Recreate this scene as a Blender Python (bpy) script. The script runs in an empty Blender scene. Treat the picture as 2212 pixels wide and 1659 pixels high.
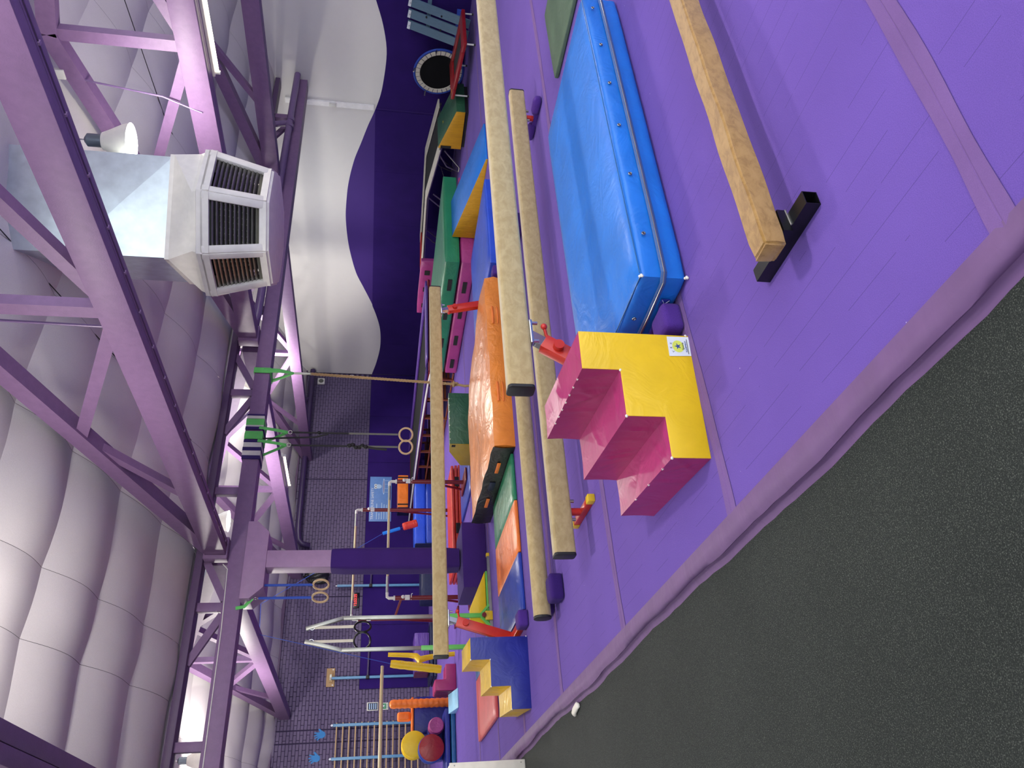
import bpy, bmesh, math, random
from mathutils import Vector, Matrix
random.seed(7)
R = math.radians
scene = bpy.context.scene
COL = scene.collection
# ------------------------------------------------------------------ camera (held on its side, as the photograph was taken)
FPX = 1661.0
pitch, roll, yaw = R(9.75), R(-1.84), R(34.1)
fw = Vector((math.sin(yaw)*math.cos(pitch), math.cos(yaw)*math.cos(pitch), -math.sin(pitch)))
rt = Vector((math.cos(yaw), -math.sin(yaw), 0))
dn = fw.cross(rt)
r2 = math.cos(roll)*rt + math.sin(roll)*dn
d2 = -math.sin(roll)*rt + math.cos(roll)*dn
cam = bpy.data.cameras.new('camera'); cam.sensor_fit = 'HORIZONTAL'; cam.sensor_width = 36
cam.lens = FPX/2212*36; cam.clip_start = 0.02; cam.clip_end = 200
camo = bpy.data.objects.new('camera', cam); COL.objects.link(camo)
M3 = Matrix((d2, r2, -fw)).transposed()
camo.matrix_world = Matrix.Translation((0, 0, 1.6)) @ M3.to_4x4()
scene.camera = camo
# ------------------------------------------------------------------ world, exposure
world = bpy.data.worlds.new('world'); scene.world = world; world.use_nodes = True
bg = world.node_tree.nodes['Background']; bg.inputs[0].default_value = (0.86, 0.92, 1.0, 1); bg.inputs[1].default_value = 2.7
vs = scene.view_settings; vs.view_transform = 'Standard'; vs.look = 'None'; vs.gamma = 1; vs.exposure = 0.0
vs.use_curve_mapping = False
LAMP_W = 280.0     # watts of one high-bay lamp
TUBE_W = 20.0      # watts of one fluorescent batten
# ------------------------------------------------------------------ materials
def lin(c):
    return tuple(((v/255)/12.92 if v/255 <= .04045 else ((v/255+.055)/1.055)**2.4) for v in c) + (1,)
MATS = {}
def newmat(name):
    m = bpy.data.materials.new(name); m.use_nodes = True
    n = m.node_tree.nodes; l = m.node_tree.links
    return m, n, l, n['Principled BSDF']
def coords(n, l, scale=(1,1,1), rot=(0,0,0), obj=True):
    tc = n.new('ShaderNodeTexCoord'); mp = n.new('ShaderNodeMapping')
    l.new(tc.outputs['Object'], mp.inputs[0]); mp.inputs['Scale'].default_value = scale; mp.inputs['Rotation'].default_value = rot
    return mp.outputs[0]
def noise(n, l, vec, scale, detail=2, rough=.5, dist=0):
    t = n.new('ShaderNodeTexNoise'); t.inputs['Scale'].default_value = scale; t.inputs['Detail'].default_value = detail
    t.inputs['Roughness'].default_value = rough; t.inputs['Distortion'].default_value = dist
    l.new(vec, t.inputs['Vector']); return t.outputs['Fac']
def ramp(n, l, fac, stops):
    r = n.new('ShaderNodeValToRGB'); l.new(fac, r.inputs[0]); e = r.color_ramp.elements
    while len(e) < len(stops): e.new(.5)
    for i, (p, c) in enumerate(stops): e[i].position = p; e[i].color = c
    return r.outputs[0]
def bump(n, l, b, h, strength, dist=.01, prev=None):
    k = n.new('ShaderNodeBump'); k.inputs['Strength'].default_value = strength; k.inputs['Distance'].default_value = dist
    l.new(h, k.inputs['Height'])
    if prev is not None: l.new(prev, k.inputs['Normal'])
    return k.outputs[0]
def mul(c, k): return tuple(min(1, v*k) for v in c[:3]) + (1,)
def vinyl(name, c, rough=.42, wr=.35, scale=(1,1,1), wscale=5):
    if name in MATS: return MATS[name]
    m, n, l, b = newmat(name); c = lin(c); v = coords(n, l, scale)
    f = noise(n, l, v, 3, 3); l.new(ramp(n, l, f, [(.3, mul(c, .9)), (.7, mul(c, 1.08))]), b.inputs['Base Color'])
    b.inputs['Roughness'].default_value = rough
    k = bump(n, l, b, noise(n, l, v, wscale, 3, .55, 1.2), wr, .03)
    k = bump(n, l, b, noise(n, l, v, 220, 1), .06, .002, k)
    l.new(k, b.inputs['Normal']); MATS[name] = m; return m
def carpet(name, c, var=.12, fleck=None, scale=260, big=2.5):
    if name in MATS: return MATS[name]
    m, n, l, b = newmat(name); c = lin(c); v = coords(n, l)
    f = noise(n, l, v, scale, 2, .6)
    stops = [(.32, mul(c, 1-var*1.6)), (.62, mul(c, 1+var))]
    if fleck: stops = [(.3, mul(c, .55)), (.55, c), (.75, lin(fleck))]
    c1 = ramp(n, l, f, stops)
    mx = n.new('ShaderNodeMixRGB'); mx.blend_type = 'MULTIPLY'; mx.inputs[0].default_value = 1
    l.new(c1, mx.inputs[1]); l.new(ramp(n, l, noise(n, l, v, big, 3), [(.3, (.88,.88,.88,1)), (.7, (1.06,1.06,1.06,1))]), mx.inputs[2])
    l.new(mx.outputs[0], b.inputs['Base Color'])
    b.inputs['Roughness'].default_value = .95; b.inputs['Specular IOR Level'].default_value = .15
    b.inputs['Sheen Weight'].default_value = .05; b.inputs['Sheen Roughness'].default_value = .5
    l.new(bump(n, l, b, f, .35, .004), b.inputs['Normal']); MATS[name] = m; return m
def paint(name, c, rough=.55, grain=.25, scale=(1,1,1), spec=.4, var=1.0):
    if name in MATS: return MATS[name]
    m, n, l, b = newmat(name); c = lin(c); v = coords(n, l, scale)
    f = noise(n, l, v, 4, 4, .6, .4)
    l.new(ramp(n, l, f, [(.25, mul(c, 1-.1*var)), (.75, mul(c, 1+.07*var))]), b.inputs['Base Color'])
    b.inputs['Roughness'].default_value = rough; b.inputs['Specular IOR Level'].default_value = spec
    k = bump(n, l, b, noise(n, l, v, 30, 3, .6), grain, .004); l.new(k, b.inputs['Normal']); MATS[name] = m; return m
def metal(name, c, rough=.35, met=1.0):
    if name in MATS: return MATS[name]
    m, n, l, b = newmat(name); c = lin(c); v = coords(n, l)
    l.new(ramp(n, l, noise(n, l, v, 8, 3), [(.3, mul(c, .86)), (.7, mul(c, 1.05))]), b.inputs['Base Color'])
    b.inputs['Metallic'].default_value = met; b.inputs['Roughness'].default_value = rough; MATS[name] = m; return m
def plain(name, c, rough=.5, spec=.5):
    if name in MATS: return MATS[name]
    m, n, l, b = newmat(name); c = lin(c); v = coords(n, l)
    l.new(ramp(n, l, noise(n, l, v, 12, 2), [(.3, mul(c, .94)), (.7, mul(c, 1.03))]), b.inputs['Base Color'])
    b.inputs['Roughness'].default_value = rough; b.inputs['Specular IOR Level'].default_value = spec; MATS[name] = m; return m
def glow(name, c, s):
    if name in MATS: return MATS[name]
    m, n, l, b = newmat(name); b.inputs['Base Color'].default_value = lin(c)
    b.inputs['Emission Color'].default_value = lin(c); b.inputs['Emission Strength'].default_value = s; MATS[name] = m; return m
# suede with brushed patches
def suede(name, c1, c2, sc=9):
    m, n, l, b = newmat(name); v = coords(n, l, (1, 1.6, 1.6))
    f = noise(n, l, v, sc, 5, .65, .6)
    l.new(ramp(n, l, f, [(.38, lin(c1)), (.5, lin(c2)), (.62, lin(tuple(min(255, x+8) for x in c2)))]), b.inputs['Base Color'])
    b.inputs['Roughness'].default_value = .9; b.inputs['Specular IOR Level'].default_value = .15
    b.inputs['Sheen Weight'].default_value = .4
    l.new(bump(n, l, b, noise(n, l, v, 240, 2), .25, .003), b.inputs['Normal']); MATS[name] = m; return m
TAN = suede('tan_suede', (142,106,56), (160,123,68), 14)
BEAMF = suede('beam_suede', (166,145,101), (174,154,110), 12)
FLOORP = None
def make_floor_mat():
    m, n, l, b = newmat('purple_carpet'); c = lin((108,84,166)); v = coords(n, l)
    f = noise(n, l, v, 300, 2, .6)
    c1 = ramp(n, l, f, [(.3, mul(c, .84)), (.65, mul(c, 1.1))])
    c2 = ramp(n, l, noise(n, l, v, 1.1, 3), [(.3, (.93,.9,.93,1)), (.7, (1.05,1.03,1.05,1))])
    mx = n.new('ShaderNodeMixRGB'); mx.blend_type = 'MULTIPLY'; mx.inputs[0].default_value = 1; l.new(c1, mx.inputs[1]); l.new(c2, mx.inputs[2])
    # rib seams of the foam backing, every 12 cm across the roll
    sx = n.new('ShaderNodeSeparateXYZ'); l.new(v, sx.inputs[0])
    md = n.new('ShaderNodeMath'); md.operation = 'PINGPONG'; l.new(sx.outputs[0], md.inputs[0]); md.inputs[1].default_value = .062
    gt = n.new('ShaderNodeMath'); gt.operation = 'LESS_THAN'; l.new(md.outputs[0], gt.inputs[0]); gt.inputs[1].default_value = .0013
    nm = n.new('ShaderNodeMath'); nm.operation = 'GREATER_THAN'; l.new(noise(n, l, v, 3.2, 2), nm.inputs[0]); nm.inputs[1].default_value = .47
    pr = n.new('ShaderNodeMath'); pr.operation = 'MULTIPLY'; l.new(gt.outputs[0], pr.inputs[0]); l.new(nm.outputs[0], pr.inputs[1])
    mx2 = n.new('ShaderNodeMixRGB'); l.new(pr.outputs[0], mx2.inputs[0]); l.new(mx.outputs[0], mx2.inputs[1]); mx2.inputs[2].default_value = mul(c, .62)
    # lint
    vo = n.new('ShaderNodeTexVoronoi'); vo.inputs['Scale'].default_value = 6; l.new(v, vo.inputs['Vector'])
    lt = n.new('ShaderNodeMath'); lt.operation = 'LESS_THAN'; l.new(vo.outputs['Distance'], lt.inputs[0]); lt.inputs[1].default_value = .012
    mx3 = n.new('ShaderNodeMixRGB'); l.new(lt.outputs[0], mx3.inputs[0]); l.new(mx2.outputs[0], mx3.inputs[1]); mx3.inputs[2].default_value = (.75,.72,.8,1)
    l.new(mx3.outputs[0], b.inputs['Base Color'])
    b.inputs['Roughness'].default_value = .95; b.inputs['Specular IOR Level'].default_value = .12
    b.inputs['Sheen Weight'].default_value = .04; b.inputs['Sheen Roughness'].default_value = .4
    l.new(bump(n, l, b, f, .4, .004), b.inputs['Normal']); return m
FLOORP = make_floor_mat()
TAPE = carpet('plum_tape', (120,90,148), .05, scale=500)
BIND = vinyl('plum_binding', (108,76,124), .6, .2, (1,2,1), 3)
CHAR = carpet('charcoal_carpet', (47,51,48), .2, (104,108,100), 240, 1.5)
TIM = paint('purple_timber', (126,97,136), .5, .35, (3,3,3))
TIML = paint('lilac_timber', (152,122,158), .5, .3, (2,2,2))
TIMD = paint('dark_purple_timber', (88,66,100), .5, .3, (2,2,2))
PIPEM = plain('purple_pipe', (118,94,136), .35)
PIPED = plain('dark_purple_pipe', (60,44,84), .4)
CEIL = carpet('grey_insulation', (208,204,204), .04, scale=180, big=.7)
CEILD = plain('dark_seam', (60,58,62), .9)
WHITEW = paint('white_plaster', (226,225,221), .75, .06, (1,1,1), .2, .15)
WAVE = paint('purple_wall_paint', (66,42,122), .7, .1, (1,1,1), .3, .3)
PADW = carpet('purple_wall_carpet', (46,24,100), .1, scale=220)
BRICK = paint('purple_brick_paint', (98,86,118), .6, .6, (5,5,5))
MORT = paint('purple_mortar_paint', (44,34,66), .8, .4)
BLUE = vinyl('sky_blue_vinyl', (26,116,210), .38, .35, (1,1,1), 4)
NAVY = vinyl('navy_vinyl', (32,42,132), .4, .3)
DNAVY = vinyl('dark_navy_vinyl', (18,28,62), .45, .3)
MBLUE = vinyl('mid_blue_vinyl', (34,62,158), .38, .3)
RBLUE = vinyl('royal_blue_vinyl', (40,80,200), .38, .25)
TBLUE = vinyl('teal_blue_vinyl', (34,96,150), .38, .4)
LBLUE = vinyl('pale_blue_vinyl', (150,205,235), .4, .2)
PINK = vinyl('pink_vinyl', (170,48,108), .38, .3, (1,1,1), 4)
MAG = vinyl('magenta_vinyl', (160,58,122), .38, .35)
YEL = vinyl('yellow_vinyl', (232,192,24), .38, .25)
GOLD = vinyl('gold_vinyl', (206,152,18), .4, .4, (1,8,1), 5)
ORA = vinyl('orange_vinyl', (232,138,50), .34, .6, (1,1,1), 4)
ORA2 = vinyl('bright_orange_vinyl', (236,122,42), .4, .4)
BLKV = vinyl('black_vinyl', (26,25,27), .38, .45)
GRN = vinyl('green_vinyl', (34,124,84), .36, .35)
DGRN = vinyl('dark_green_vinyl', (42,92,62), .4, .5, (1,1,1), 6)
OLV = vinyl('olive_green_vinyl', (78,102,82), .6, .3)
RED = vinyl('red_vinyl', (198,58,42), .36, .35)
RED2 = vinyl('coral_red_vinyl', (206,82,80), .45, .15)
DRED = vinyl('deep_red_vinyl', (150,28,32), .35, .3)
PURV = vinyl('purple_vinyl', (92,62,146), .34, .6, (1,1,4), 5)
MARO = vinyl('maroon_vinyl', (96,30,66), .4, .3)
PADP = carpet('purple_pad_carpet', (58,34,104), .1, scale=240)
PADL = carpet('violet_pad_carpet', (78,48,132), .1, scale=240)
REDP = plain('red_enamel', (190,44,30), .32)
DREDP = plain('dark_red_enamel', (112,22,32), .3)
GRNP = plain('green_enamel', (96,186,84), .35)
YELP = plain('yellow_plastic', (228,190,40), .4)
BLUP = plain('pale_blue_enamel', (96,150,190), .4)
BLKP = plain('black_enamel', (14,14,18), .3)
BLKR = plain('black_rubber', (30,30,31), .55)
WHT = plain('white_plastic', (222,222,214), .45)
WARMW = plain('warm_white_plastic', (226,222,212), .5)
CREAM = plain('cream_strap', (214,208,190), .8)
CHR = metal('chrome', (200,200,205), .18)
STEEL = metal('brushed_steel', (168,168,160), .38)
GALV = metal('galvanised_sheet', (214,226,230), .34, .72)
GALV2 = metal('galvanised_bracket', (120,130,140), .4)
WOODL = paint('pale_wood', (196,168,128), .5, .2, (2,10,10))
WOODD = paint('brown_wood', (120,62,36), .5, .2)
BARW = paint('bar_wood', (206,186,142), .45, .15)
PLY = paint('plywood', (180,148,104), .6, .2)
GREYB = paint('blue_grey_board', (92,122,142), .45, .25, (2,6,2))
STRAPG = plain('green_webbing', (98,196,100), .75)
STRAPK = plain('black_webbing', (24,24,26), .7)
STRAPB = plain('blue_webbing', (40,74,170), .7)
STRAPO = plain('grey_webbing', (104,106,98), .8)
WRAPP = plain('purple_wrap', (44,26,92), .85)
WRAPW = plain('white_wrap', (200,198,194), .85)
ROPE = paint('manila_rope', (176,148,104), .85, .4, (8,8,8))
NETBLK = carpet('black_mesh', (18,18,20), .2, scale=500)
SIGNB = plain('sign_blue', (104,146,212), .5)
SIGNL = plain('sign_light_blue', (176,206,238), .5)
HANDB = plain('handprint_blue', (40,128,196), .6)
LEDR = glow('red_led', (255,60,60), 2.2)
TUBEM = glow('tube_glow', (255,246,214), 6)
BULB = glow('bulb_glow', (255,244,214), 14)
PAPER = plain('paper', (226,232,236), .7)
INK = plain('dark_ink', (34,44,66), .7)
INKB = plain('blue_ink', (48,72,150), .7)
LIME = plain('lime_print', (222,232,96), .7)
GREENI = plain('green_ink', (60,140,96), .6)
TUFT = plain('white_foam_tuft', (232,228,216), .9)
TAPEK = plain('black_velcro', (18,18,20), .8)
# ------------------------------------------------------------------ mesh helpers
def link(name, me, mat, parent=None, smooth=.6):
    if smooth:
        me.shade_smooth()
        me.set_sharp_from_angle(angle=smooth)
    o = bpy.data.objects.new(name, me); COL.objects.link(o)
    if mat is not None and not me.materials: me.materials.append(mat)
    if parent is not None: o.parent = parent
    return o
def fin(name, bm, mat, parent=None, smooth=.6):
    bmesh.ops.recalc_face_normals(bm, faces=bm.faces)
    me = bpy.data.meshes.new(name); bm.to_mesh(me); bm.free()
    return link(name, me, mat, parent, smooth)
def tag(o, label=None, cat=None, group=None, kind=None):
    if label: o['label'] = label
    if cat: o['category'] = cat
    if group: o['group'] = group
    if kind: o['kind'] = kind
    return o
def thing(name, label, cat, loc=(0,0,0), rz=0, group=None):
    o = bpy.data.objects.new(name, None); COL.objects.link(o); o.empty_display_size = .1
    o.location = loc; o.rotation_euler = (0, 0, R(rz)); return tag(o, label, cat, group)
def bbox(bm, x0, x1, y0, y1, z0, z1, bev=0, seg=2):
    vs = bmesh.ops.create_cube(bm, size=1)['verts']
    for v in vs:
        v.co = Vector(((x0+x1)/2 + v.co.x*(x1-x0), (y0+y1)/2 + v.co.y*(y1-y0), (z0+z1)/2 + v.co.z*(z1-z0)))
    if bev:
        es = list({e for v in vs for e in v.link_edges})
        bmesh.ops.bevel(bm, geom=es, offset=bev, segments=seg, profile=.5, affect='EDGES')
def box(name, x0, x1, y0, y1, z0, z1, mat, parent=None, bev=0, seg=2):
    bm = bmesh.new(); bbox(bm, x0, x1, y0, y1, z0, z1, bev, seg); return fin(name, bm, mat, parent)
def prism(name, poly, lo, hi, axis, mat, parent=None, bev=0, seg=2):
    """extrude a 2D polygon: axis 'y' -> poly is (x,z); axis 'x' -> (y,z); axis 'z' -> (x,y)"""
    bm = bmesh.new()
    def P(a, b, t): return {'y': (a, t, b), 'x': (t, a, b), 'z': (a, b, t)}[axis]
    A = [bm.verts.new(P(a, b, lo)) for a, b in poly]; B = [bm.verts.new(P(a, b, hi)) for a, b in poly]
    n = len(poly); bm.faces.new(A); bm.faces.new(B)
    for i in range(n): bm.faces.new((A[i], A[(i+1) % n], B[(i+1) % n], B[i]))
    bmesh.ops.recalc_face_normals(bm, faces=bm.faces)
    if bev: bmesh.ops.bevel(bm, geom=list(bm.edges), offset=bev, segments=seg, profile=.5, affect='EDGES')
    return fin(name, bm, mat, parent)
def tube_bm(bm, pts, r, n=8, caps=True, flat=None):
    pts = [Vector(p) for p in pts]; rings = []
    T0 = (pts[1]-pts[0]).normalized()
    up = Vector((0,0,1)) if abs(T0.z) < .9 else Vector((1,0,0))
    N = (up - T0*up.dot(T0)).normalized()
    for i, p in enumerate(pts):
        if i == 0: T = T0
        elif i == len(pts)-1: T = (pts[-1]-pts[-2]).normalized()
        else:
            T = (pts[i+1]-p).normalized() + (p-pts[i-1]).normalized()
            T = T.normalized() if T.length > 1e-6 else T0
        N = (N - T*N.dot(T)).normalized(); B = T.cross(N)
        rr = r[i] if isinstance(r, (list, tuple)) else r
        ring = []
        for k in range(n):
            a = 2*math.pi*k/n + (math.pi/4 if n == 4 else 0)
            q = (rr, rr) if flat is None else (rr, rr*flat)
            ring.append(bm.verts.new(p + N*math.cos(a)*q[0] + B*math.sin(a)*q[1]))
        rings.append(ring)
    for a, b in zip(rings, rings[1:]):
        for k in range(n): bm.faces.new((a[k], a[(k+1) % n], b[(k+1) % n], b[k]))
    if caps: bm.faces.new(rings[0]); bm.faces.new(rings[-1])
def tube(name, pts, r, mat, parent=None, n=8, flat=None, caps=True):
    bm = bmesh.new(); tube_bm(bm, pts, r, n, caps, flat); return fin(name, bm, mat, parent)
def obar_bm(bm, p, q, w, h, roll=None):
    """box bar from p to q, width w (sideways), height h"""
    p, q = Vector(p), Vector(q); T = (q-p).normalized()
    up = Vector(roll) if roll else (Vector((0,0,1)) if abs(T.z) < .95 else Vector((0,1,0)))
    N = (up - T*up.dot(T)).normalized(); B = T.cross(N)
    vs = []
    for c in (p, q):
        for sx, sz in ((-1,-1), (1,-1), (1,1), (-1,1)): vs.append(bm.verts.new(c + B*sx*w/2 + N*sz*h/2))
    for f in ((0,1,2,3), (4,5,6,7), (0,1,5,4), (1,2,6,5), (2,3,7,6), (3,0,4,7)): bm.faces.new([vs[i] for i in f])
def obar(name, p, q, w, h, mat, parent=None, roll=None, bev=0):
    bm = bmesh.new(); obar_bm(bm, p, q, w, h, roll)
    bmesh.ops.recalc_face_normals(bm, faces=bm.faces)
    if bev: bmesh.ops.bevel(bm, geom=list(bm.edges), offset=bev, segments=2, profile=.5, affect='EDGES')
    return fin(name, bm, mat, parent)
def lathe(name, prof, mat, parent=None, n=24, loc=(0,0,0), axis='z', caps=True):
    bm = bmesh.new(); rings = []
    def P(r, h, a):
        c, s = r*math.cos(a), r*math.sin(a)
        v = {'z': (c, s, h), 'y': (c, h, s), 'x': (h, c, s)}[axis]; return Vector(v) + Vector(loc)
    for r, h in prof:
        rings.append([bm.verts.new(P(max(r, 1e-4), h, 2*math.pi*k/n)) for k in range(n)])
    for a, b in zip(rings, rings[1:]):
        for k in range(n): bm.faces.new((a[k], a[(k+1) % n], b[(k+1) % n], b[k]))
    if caps: bm.faces.new(rings[0]); bm.faces.new(rings[-1])
    bmesh.ops.remove_doubles(bm, verts=bm.verts, dist=1e-5)
    return fin(name, bm, mat, parent)
def ring(name, c, R0, r, mat, parent=None, axis='y', n=36, m=10, tilt=None, arc=(0, 1)):
    bm = bmesh.new(); c = Vector(c); vs = []
    Q = Matrix.Rotation(R(tilt), 3, 'Z') if tilt is not None else None
    for i in range(n):
        a = 2*math.pi*i/n; row = []
        for k in range(m):
            b = 2*math.pi*k/m; rad = R0 + r*math.cos(b); h = r*math.sin(b)
            x, y = rad*math.cos(a), rad*math.sin(a)
            v = Vector({'y': (x, h, y), 'x': (h, x, y), 'z': (x, y, h)}[axis])
            if Q: v = Q @ v
            row.append(bm.verts.new(c+v))
        vs.append(row)
    for i in range(n):
        for k in range(m): bm.faces.new((vs[i][k], vs[(i+1) % n][k], vs[(i+1) % n][(k+1) % m], vs[i][(k+1) % m]))
    return fin(name, bm, mat, parent)
def ball(name, c, r, mat, parent=None, s=(1,1,1)):
    bm = bmesh.new(); bmesh.ops.create_icosphere(bm, subdivisions=2, radius=r)
    for v in bm.verts: v.co = Vector((v.co.x*s[0], v.co.y*s[1], v.co.z*s[2])) + Vector(c)
    return fin(name, bm, mat, parent, 1.5)
def soft(name, x0, x1, y0, y1, z0, z1, mat, parent=None, puff=.01, r=.025, lump=.004, cuts=7, seed=0):
    """foam block: edges rounded, faces slightly swollen and uneven"""
    bm = bmesh.new(); bbox(bm, x0, x1, y0, y1, z0, z1)
    bmesh.ops.subdivide_edges(bm, edges=list(bm.edges), cuts=cuts, use_grid_fill=True)
    rnd = random.Random(seed); ph = [rnd.uniform(0, 6) for _ in range(6)]
    c = Vector(((x0+x1)/2, (y0+y1)/2, (z0+z1)/2)); hx, hy, hz = (x1-x0)/2, (y1-y0)/2, (z1-z0)/2
    rr = min(r, hx*.8, hy*.8, hz*.8)
    for v in bm.verts:
        d = v.co - c; u = Vector((d.x/hx, d.y/hy, d.z/hz))
        # round the edges: pull to inner box + radius
        inner = Vector((max(-hx+rr, min(hx-rr, d.x)), max(-hy+rr, min(hy-rr, d.y)), max(-hz+rr, min(hz-rr, d.z))))
        off = d - inner
        d = inner + (off.normalized()*rr if off.length > 1e-6 else off)
        for i, h in enumerate((hx, hy, hz)):
            if abs(u[i]) > .999:
                j, k = [q for q in (0,1,2) if q != i]
                s = (1-u[j]**4)*(1-u[k]**4)
                wob = math.sin(3.1*v.co.x+ph[0])*math.sin(2.7*v.co.y+ph[1])*math.sin(5*v.co.z+ph[2]) + .6*math.sin(7*v.co.x+5*v.co.y+ph[3])
                if not (i == 2 and u[2] < 0): d[i] += math.copysign(1, u[i])*s*(puff + lump*wob)
        v.co = c + d
    return fin(name, bm, mat, parent, 1.0)
def text(name, s, size, mat, parent, M, ext=.001, align='CENTER'):
    cu = bpy.data.curves.new(name, 'FONT'); cu.body = s; cu.size = size; cu.extrude = ext; cu.align_x = align; cu.align_y = 'CENTER'
    t = bpy.data.objects.new(name, cu); COL.objects.link(t)
    bpy.context.view_layer.update()
    me = bpy.data.meshes.new_from_object(t.evaluated_get(bpy.context.evaluated_depsgraph_get()))
    bpy.data.objects.remove(t); bpy.data.curves.remove(cu)
    me.transform(M); me.materials.clear()
    return link(name, me, mat, parent, 0)
def facing(loc, nx, ny):
    """matrix that stands text upright, its face towards direction (nx, ny)"""
    n = Vector((nx, ny, 0)).normalized(); x = Vector((0,0,1)).cross(n)
    return Matrix.Translation(loc) @ Matrix((x, Vector((0,0,1)), n)).transposed().to_4x4()
def polyplate(name, pts, t, mat, parent, M):
    bm = bmesh.new(); A = [bm.verts.new((x, y, 0)) for x, y in pts]; B = [bm.verts.new((x, y, t)) for x, y in pts]
    n = len(pts); bm.faces.new(A); bm.faces.new(B)
    for i in range(n): bm.faces.new((A[i], A[(i+1) % n], B[(i+1) % n], B[i]))
    bmesh.ops.transform(bm, matrix=M, verts=bm.verts); return fin(name, bm, mat, parent, 0)
def copy_tree(o, parent=None):
    c = o.copy(); COL.objects.link(c); c.parent = parent
    for ch in list(o.children): copy_tree(ch, c)
    return c
# ================================================================== SETTING
XE = 1.30        # edge of the sprung floor
XW, YW = 15.25, 22.2
YG = 10.95       # lattice girder line
fl = tag(box('floor', -9, XW, -4, YW, -.15, -.055, CHAR), 'charcoal fleck carpet of the walkway beside the purple floor', 'carpet', kind='structure')
base = tag(box('floor', XE, XW, -4, YW, -.054, -.004, BIND), 'raised purple sprung gymnastics floor', 'floor', kind='structure')
seams = [1.195-1.8*2, 1.195-1.8, 1.195, 3.03, 4.82, 6.68, 8.5, 10.3, 12.1, 13.9, 15.7, 17.5, 19.3, 21.1]
ys = [-4]+seams+[YW]
for a, b in zip(ys, ys[1:]):
    if b-a > .05: box('carpet_roll', XE+.03, XW, a+.002, b-.002, -.003, 0, FLOORP, base)
for s in seams[2:9]:
    bm = bmesh.new(); n = 60; rows = []
    x1 = XW-.3
    for i in range(n+1):
        x = XE+.035 + (x1-XE)*(i/n)**1.5; w = .046+.004*math.sin(i*.9)
        yo = .012*math.sin(i*.35+s)
        rows.append([bm.verts.new((x, s+yo-w, .0025)), bm.verts.new((x, s+yo-.004, .0035)), bm.verts.new((x, s+yo, .0012)), bm.verts.new((x, s+yo+.004, .0035)), bm.verts.new((x, s+yo+w, .0025))])
    for p, q in zip(rows, rows[1:]):
        for k in range(4): bm.faces.new((p[k], p[k+1], q[k+1], q[k]))
    fin('seam_tape', bm, TAPE, base, 0)
# rolled edge binding
bm = bmesh.new(); rows = []; n = 260
for i in range(n+1):
    y = -4 + (YW-1+4)*i/n; w = random.uniform(-1, 1)
    s = .012*math.sin(y*1.9)+.006*math.sin(y*7.3)+.004*w
    prof = [(XE+.085, .003), (XE+.03, .006+.003*math.sin(y*3)), (XE-.004+s*.4, .002+.003*w), (XE-.022+s, -.016), (XE-.012+s*.8, -.034), (XE-.035+s*1.2, -.047), (XE-.05+s, -.0545)]
    rows.append([bm.verts.new((x, y, z)) for x, z in prof])
for p, q in zip(rows, rows[1:]):
    for k in range(len(p)-1): bm.faces.new((p[k], p[k+1], q[k+1], q[k]))
fin('edge_binding', bm, BIND, base, 1.2)
# ---- brick wall
wb = tag(box('wall_back', -3, XW+.3, YW, YW+.3, -.05, 4.3, MORT), 'purple painted brick end wall', 'wall', kind='structure')
joints = [3.62, 3.93, 7.46, 11.2]
BL, BH, G = .24, .086, .012
bricks = []
mesh_cache = {}
for row in range(0, 49):
    z0 = row*BH; off = (row % 2)*BL/2
    edges = [1.9 + off + k*BL for k in range(0, 57)]
    cuts = sorted([e for e in edges if all(abs(e-j) > .05 for j in joints)] + joints)
    for a, b in zip(cuts, cuts[1:]):
        if b > XW-.02 or b-a < .06: continue
        if z0 < 1.8 and a > 4.9: continue
        ga = .02 if any(abs(a-j) < .001 for j in joints) else G/2
        gb = .012 if any(abs(b-j) < .001 for j in joints) else G/2
        bricks.append((a+ga, b-gb, z0+G/2, z0+BH-G/2))
def brick_mesh(L):
    key = round(L, 3)
    if key not in mesh_cache:
        bm = bmesh.new(); bbox(bm, 0, L, -.012, .01, 0, BH-G)
        es = [e for e in bm.edges if all(abs(v.co.y+.012) < 1e-5 for v in e.verts)]
        bmesh.ops.bevel(bm, geom=es, offset=.004, segments=1, affect='EDGES')
        bmesh.ops.recalc_face_normals(bm, faces=bm.faces)
        me = bpy.data.meshes.new('brick'); bm.to_mesh(me); bm.free(); me.materials.append(BRICK); mesh_cache[key] = me
    return mesh_cache[key]
bricks.sort(key=lambda t: (t[0]**2 + YW**2 + (t[2]-1.6)**2) + (1e4 if (t[0] < 3.0 or t[2] < 1.4 or t[2] > 4.0) else 0))
for (a, b, z0, z1) in bricks[:300]:
    o = bpy.data.objects.new('brick', brick_mesh(b-a)); COL.objects.link(o); o.parent = wb
    o.location = (a, YW+random.uniform(-.003, .002), z0)
bm = bmesh.new()
for (a, b, z0, z1) in bricks[300:]:
    dy = random.uniform(-.003, .002); bbox(bm, a, b, YW-.012+dy, YW+.01, z0, z1)
o = fin('brickwork', bm, BRICK, wb, 0); tag(o, kind='stuff')
for k in range(6):
    a = 4.9 + k*1.725; box('wall_pad', a+.003, min(a+1.722, XW-.05), YW-.06, YW-.015, 0, 1.89, PADW, wb, .01)
box('wall_plate', -3, XW, YW-.1, YW, 4.02, 4.2, TIMD, wb)
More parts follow.
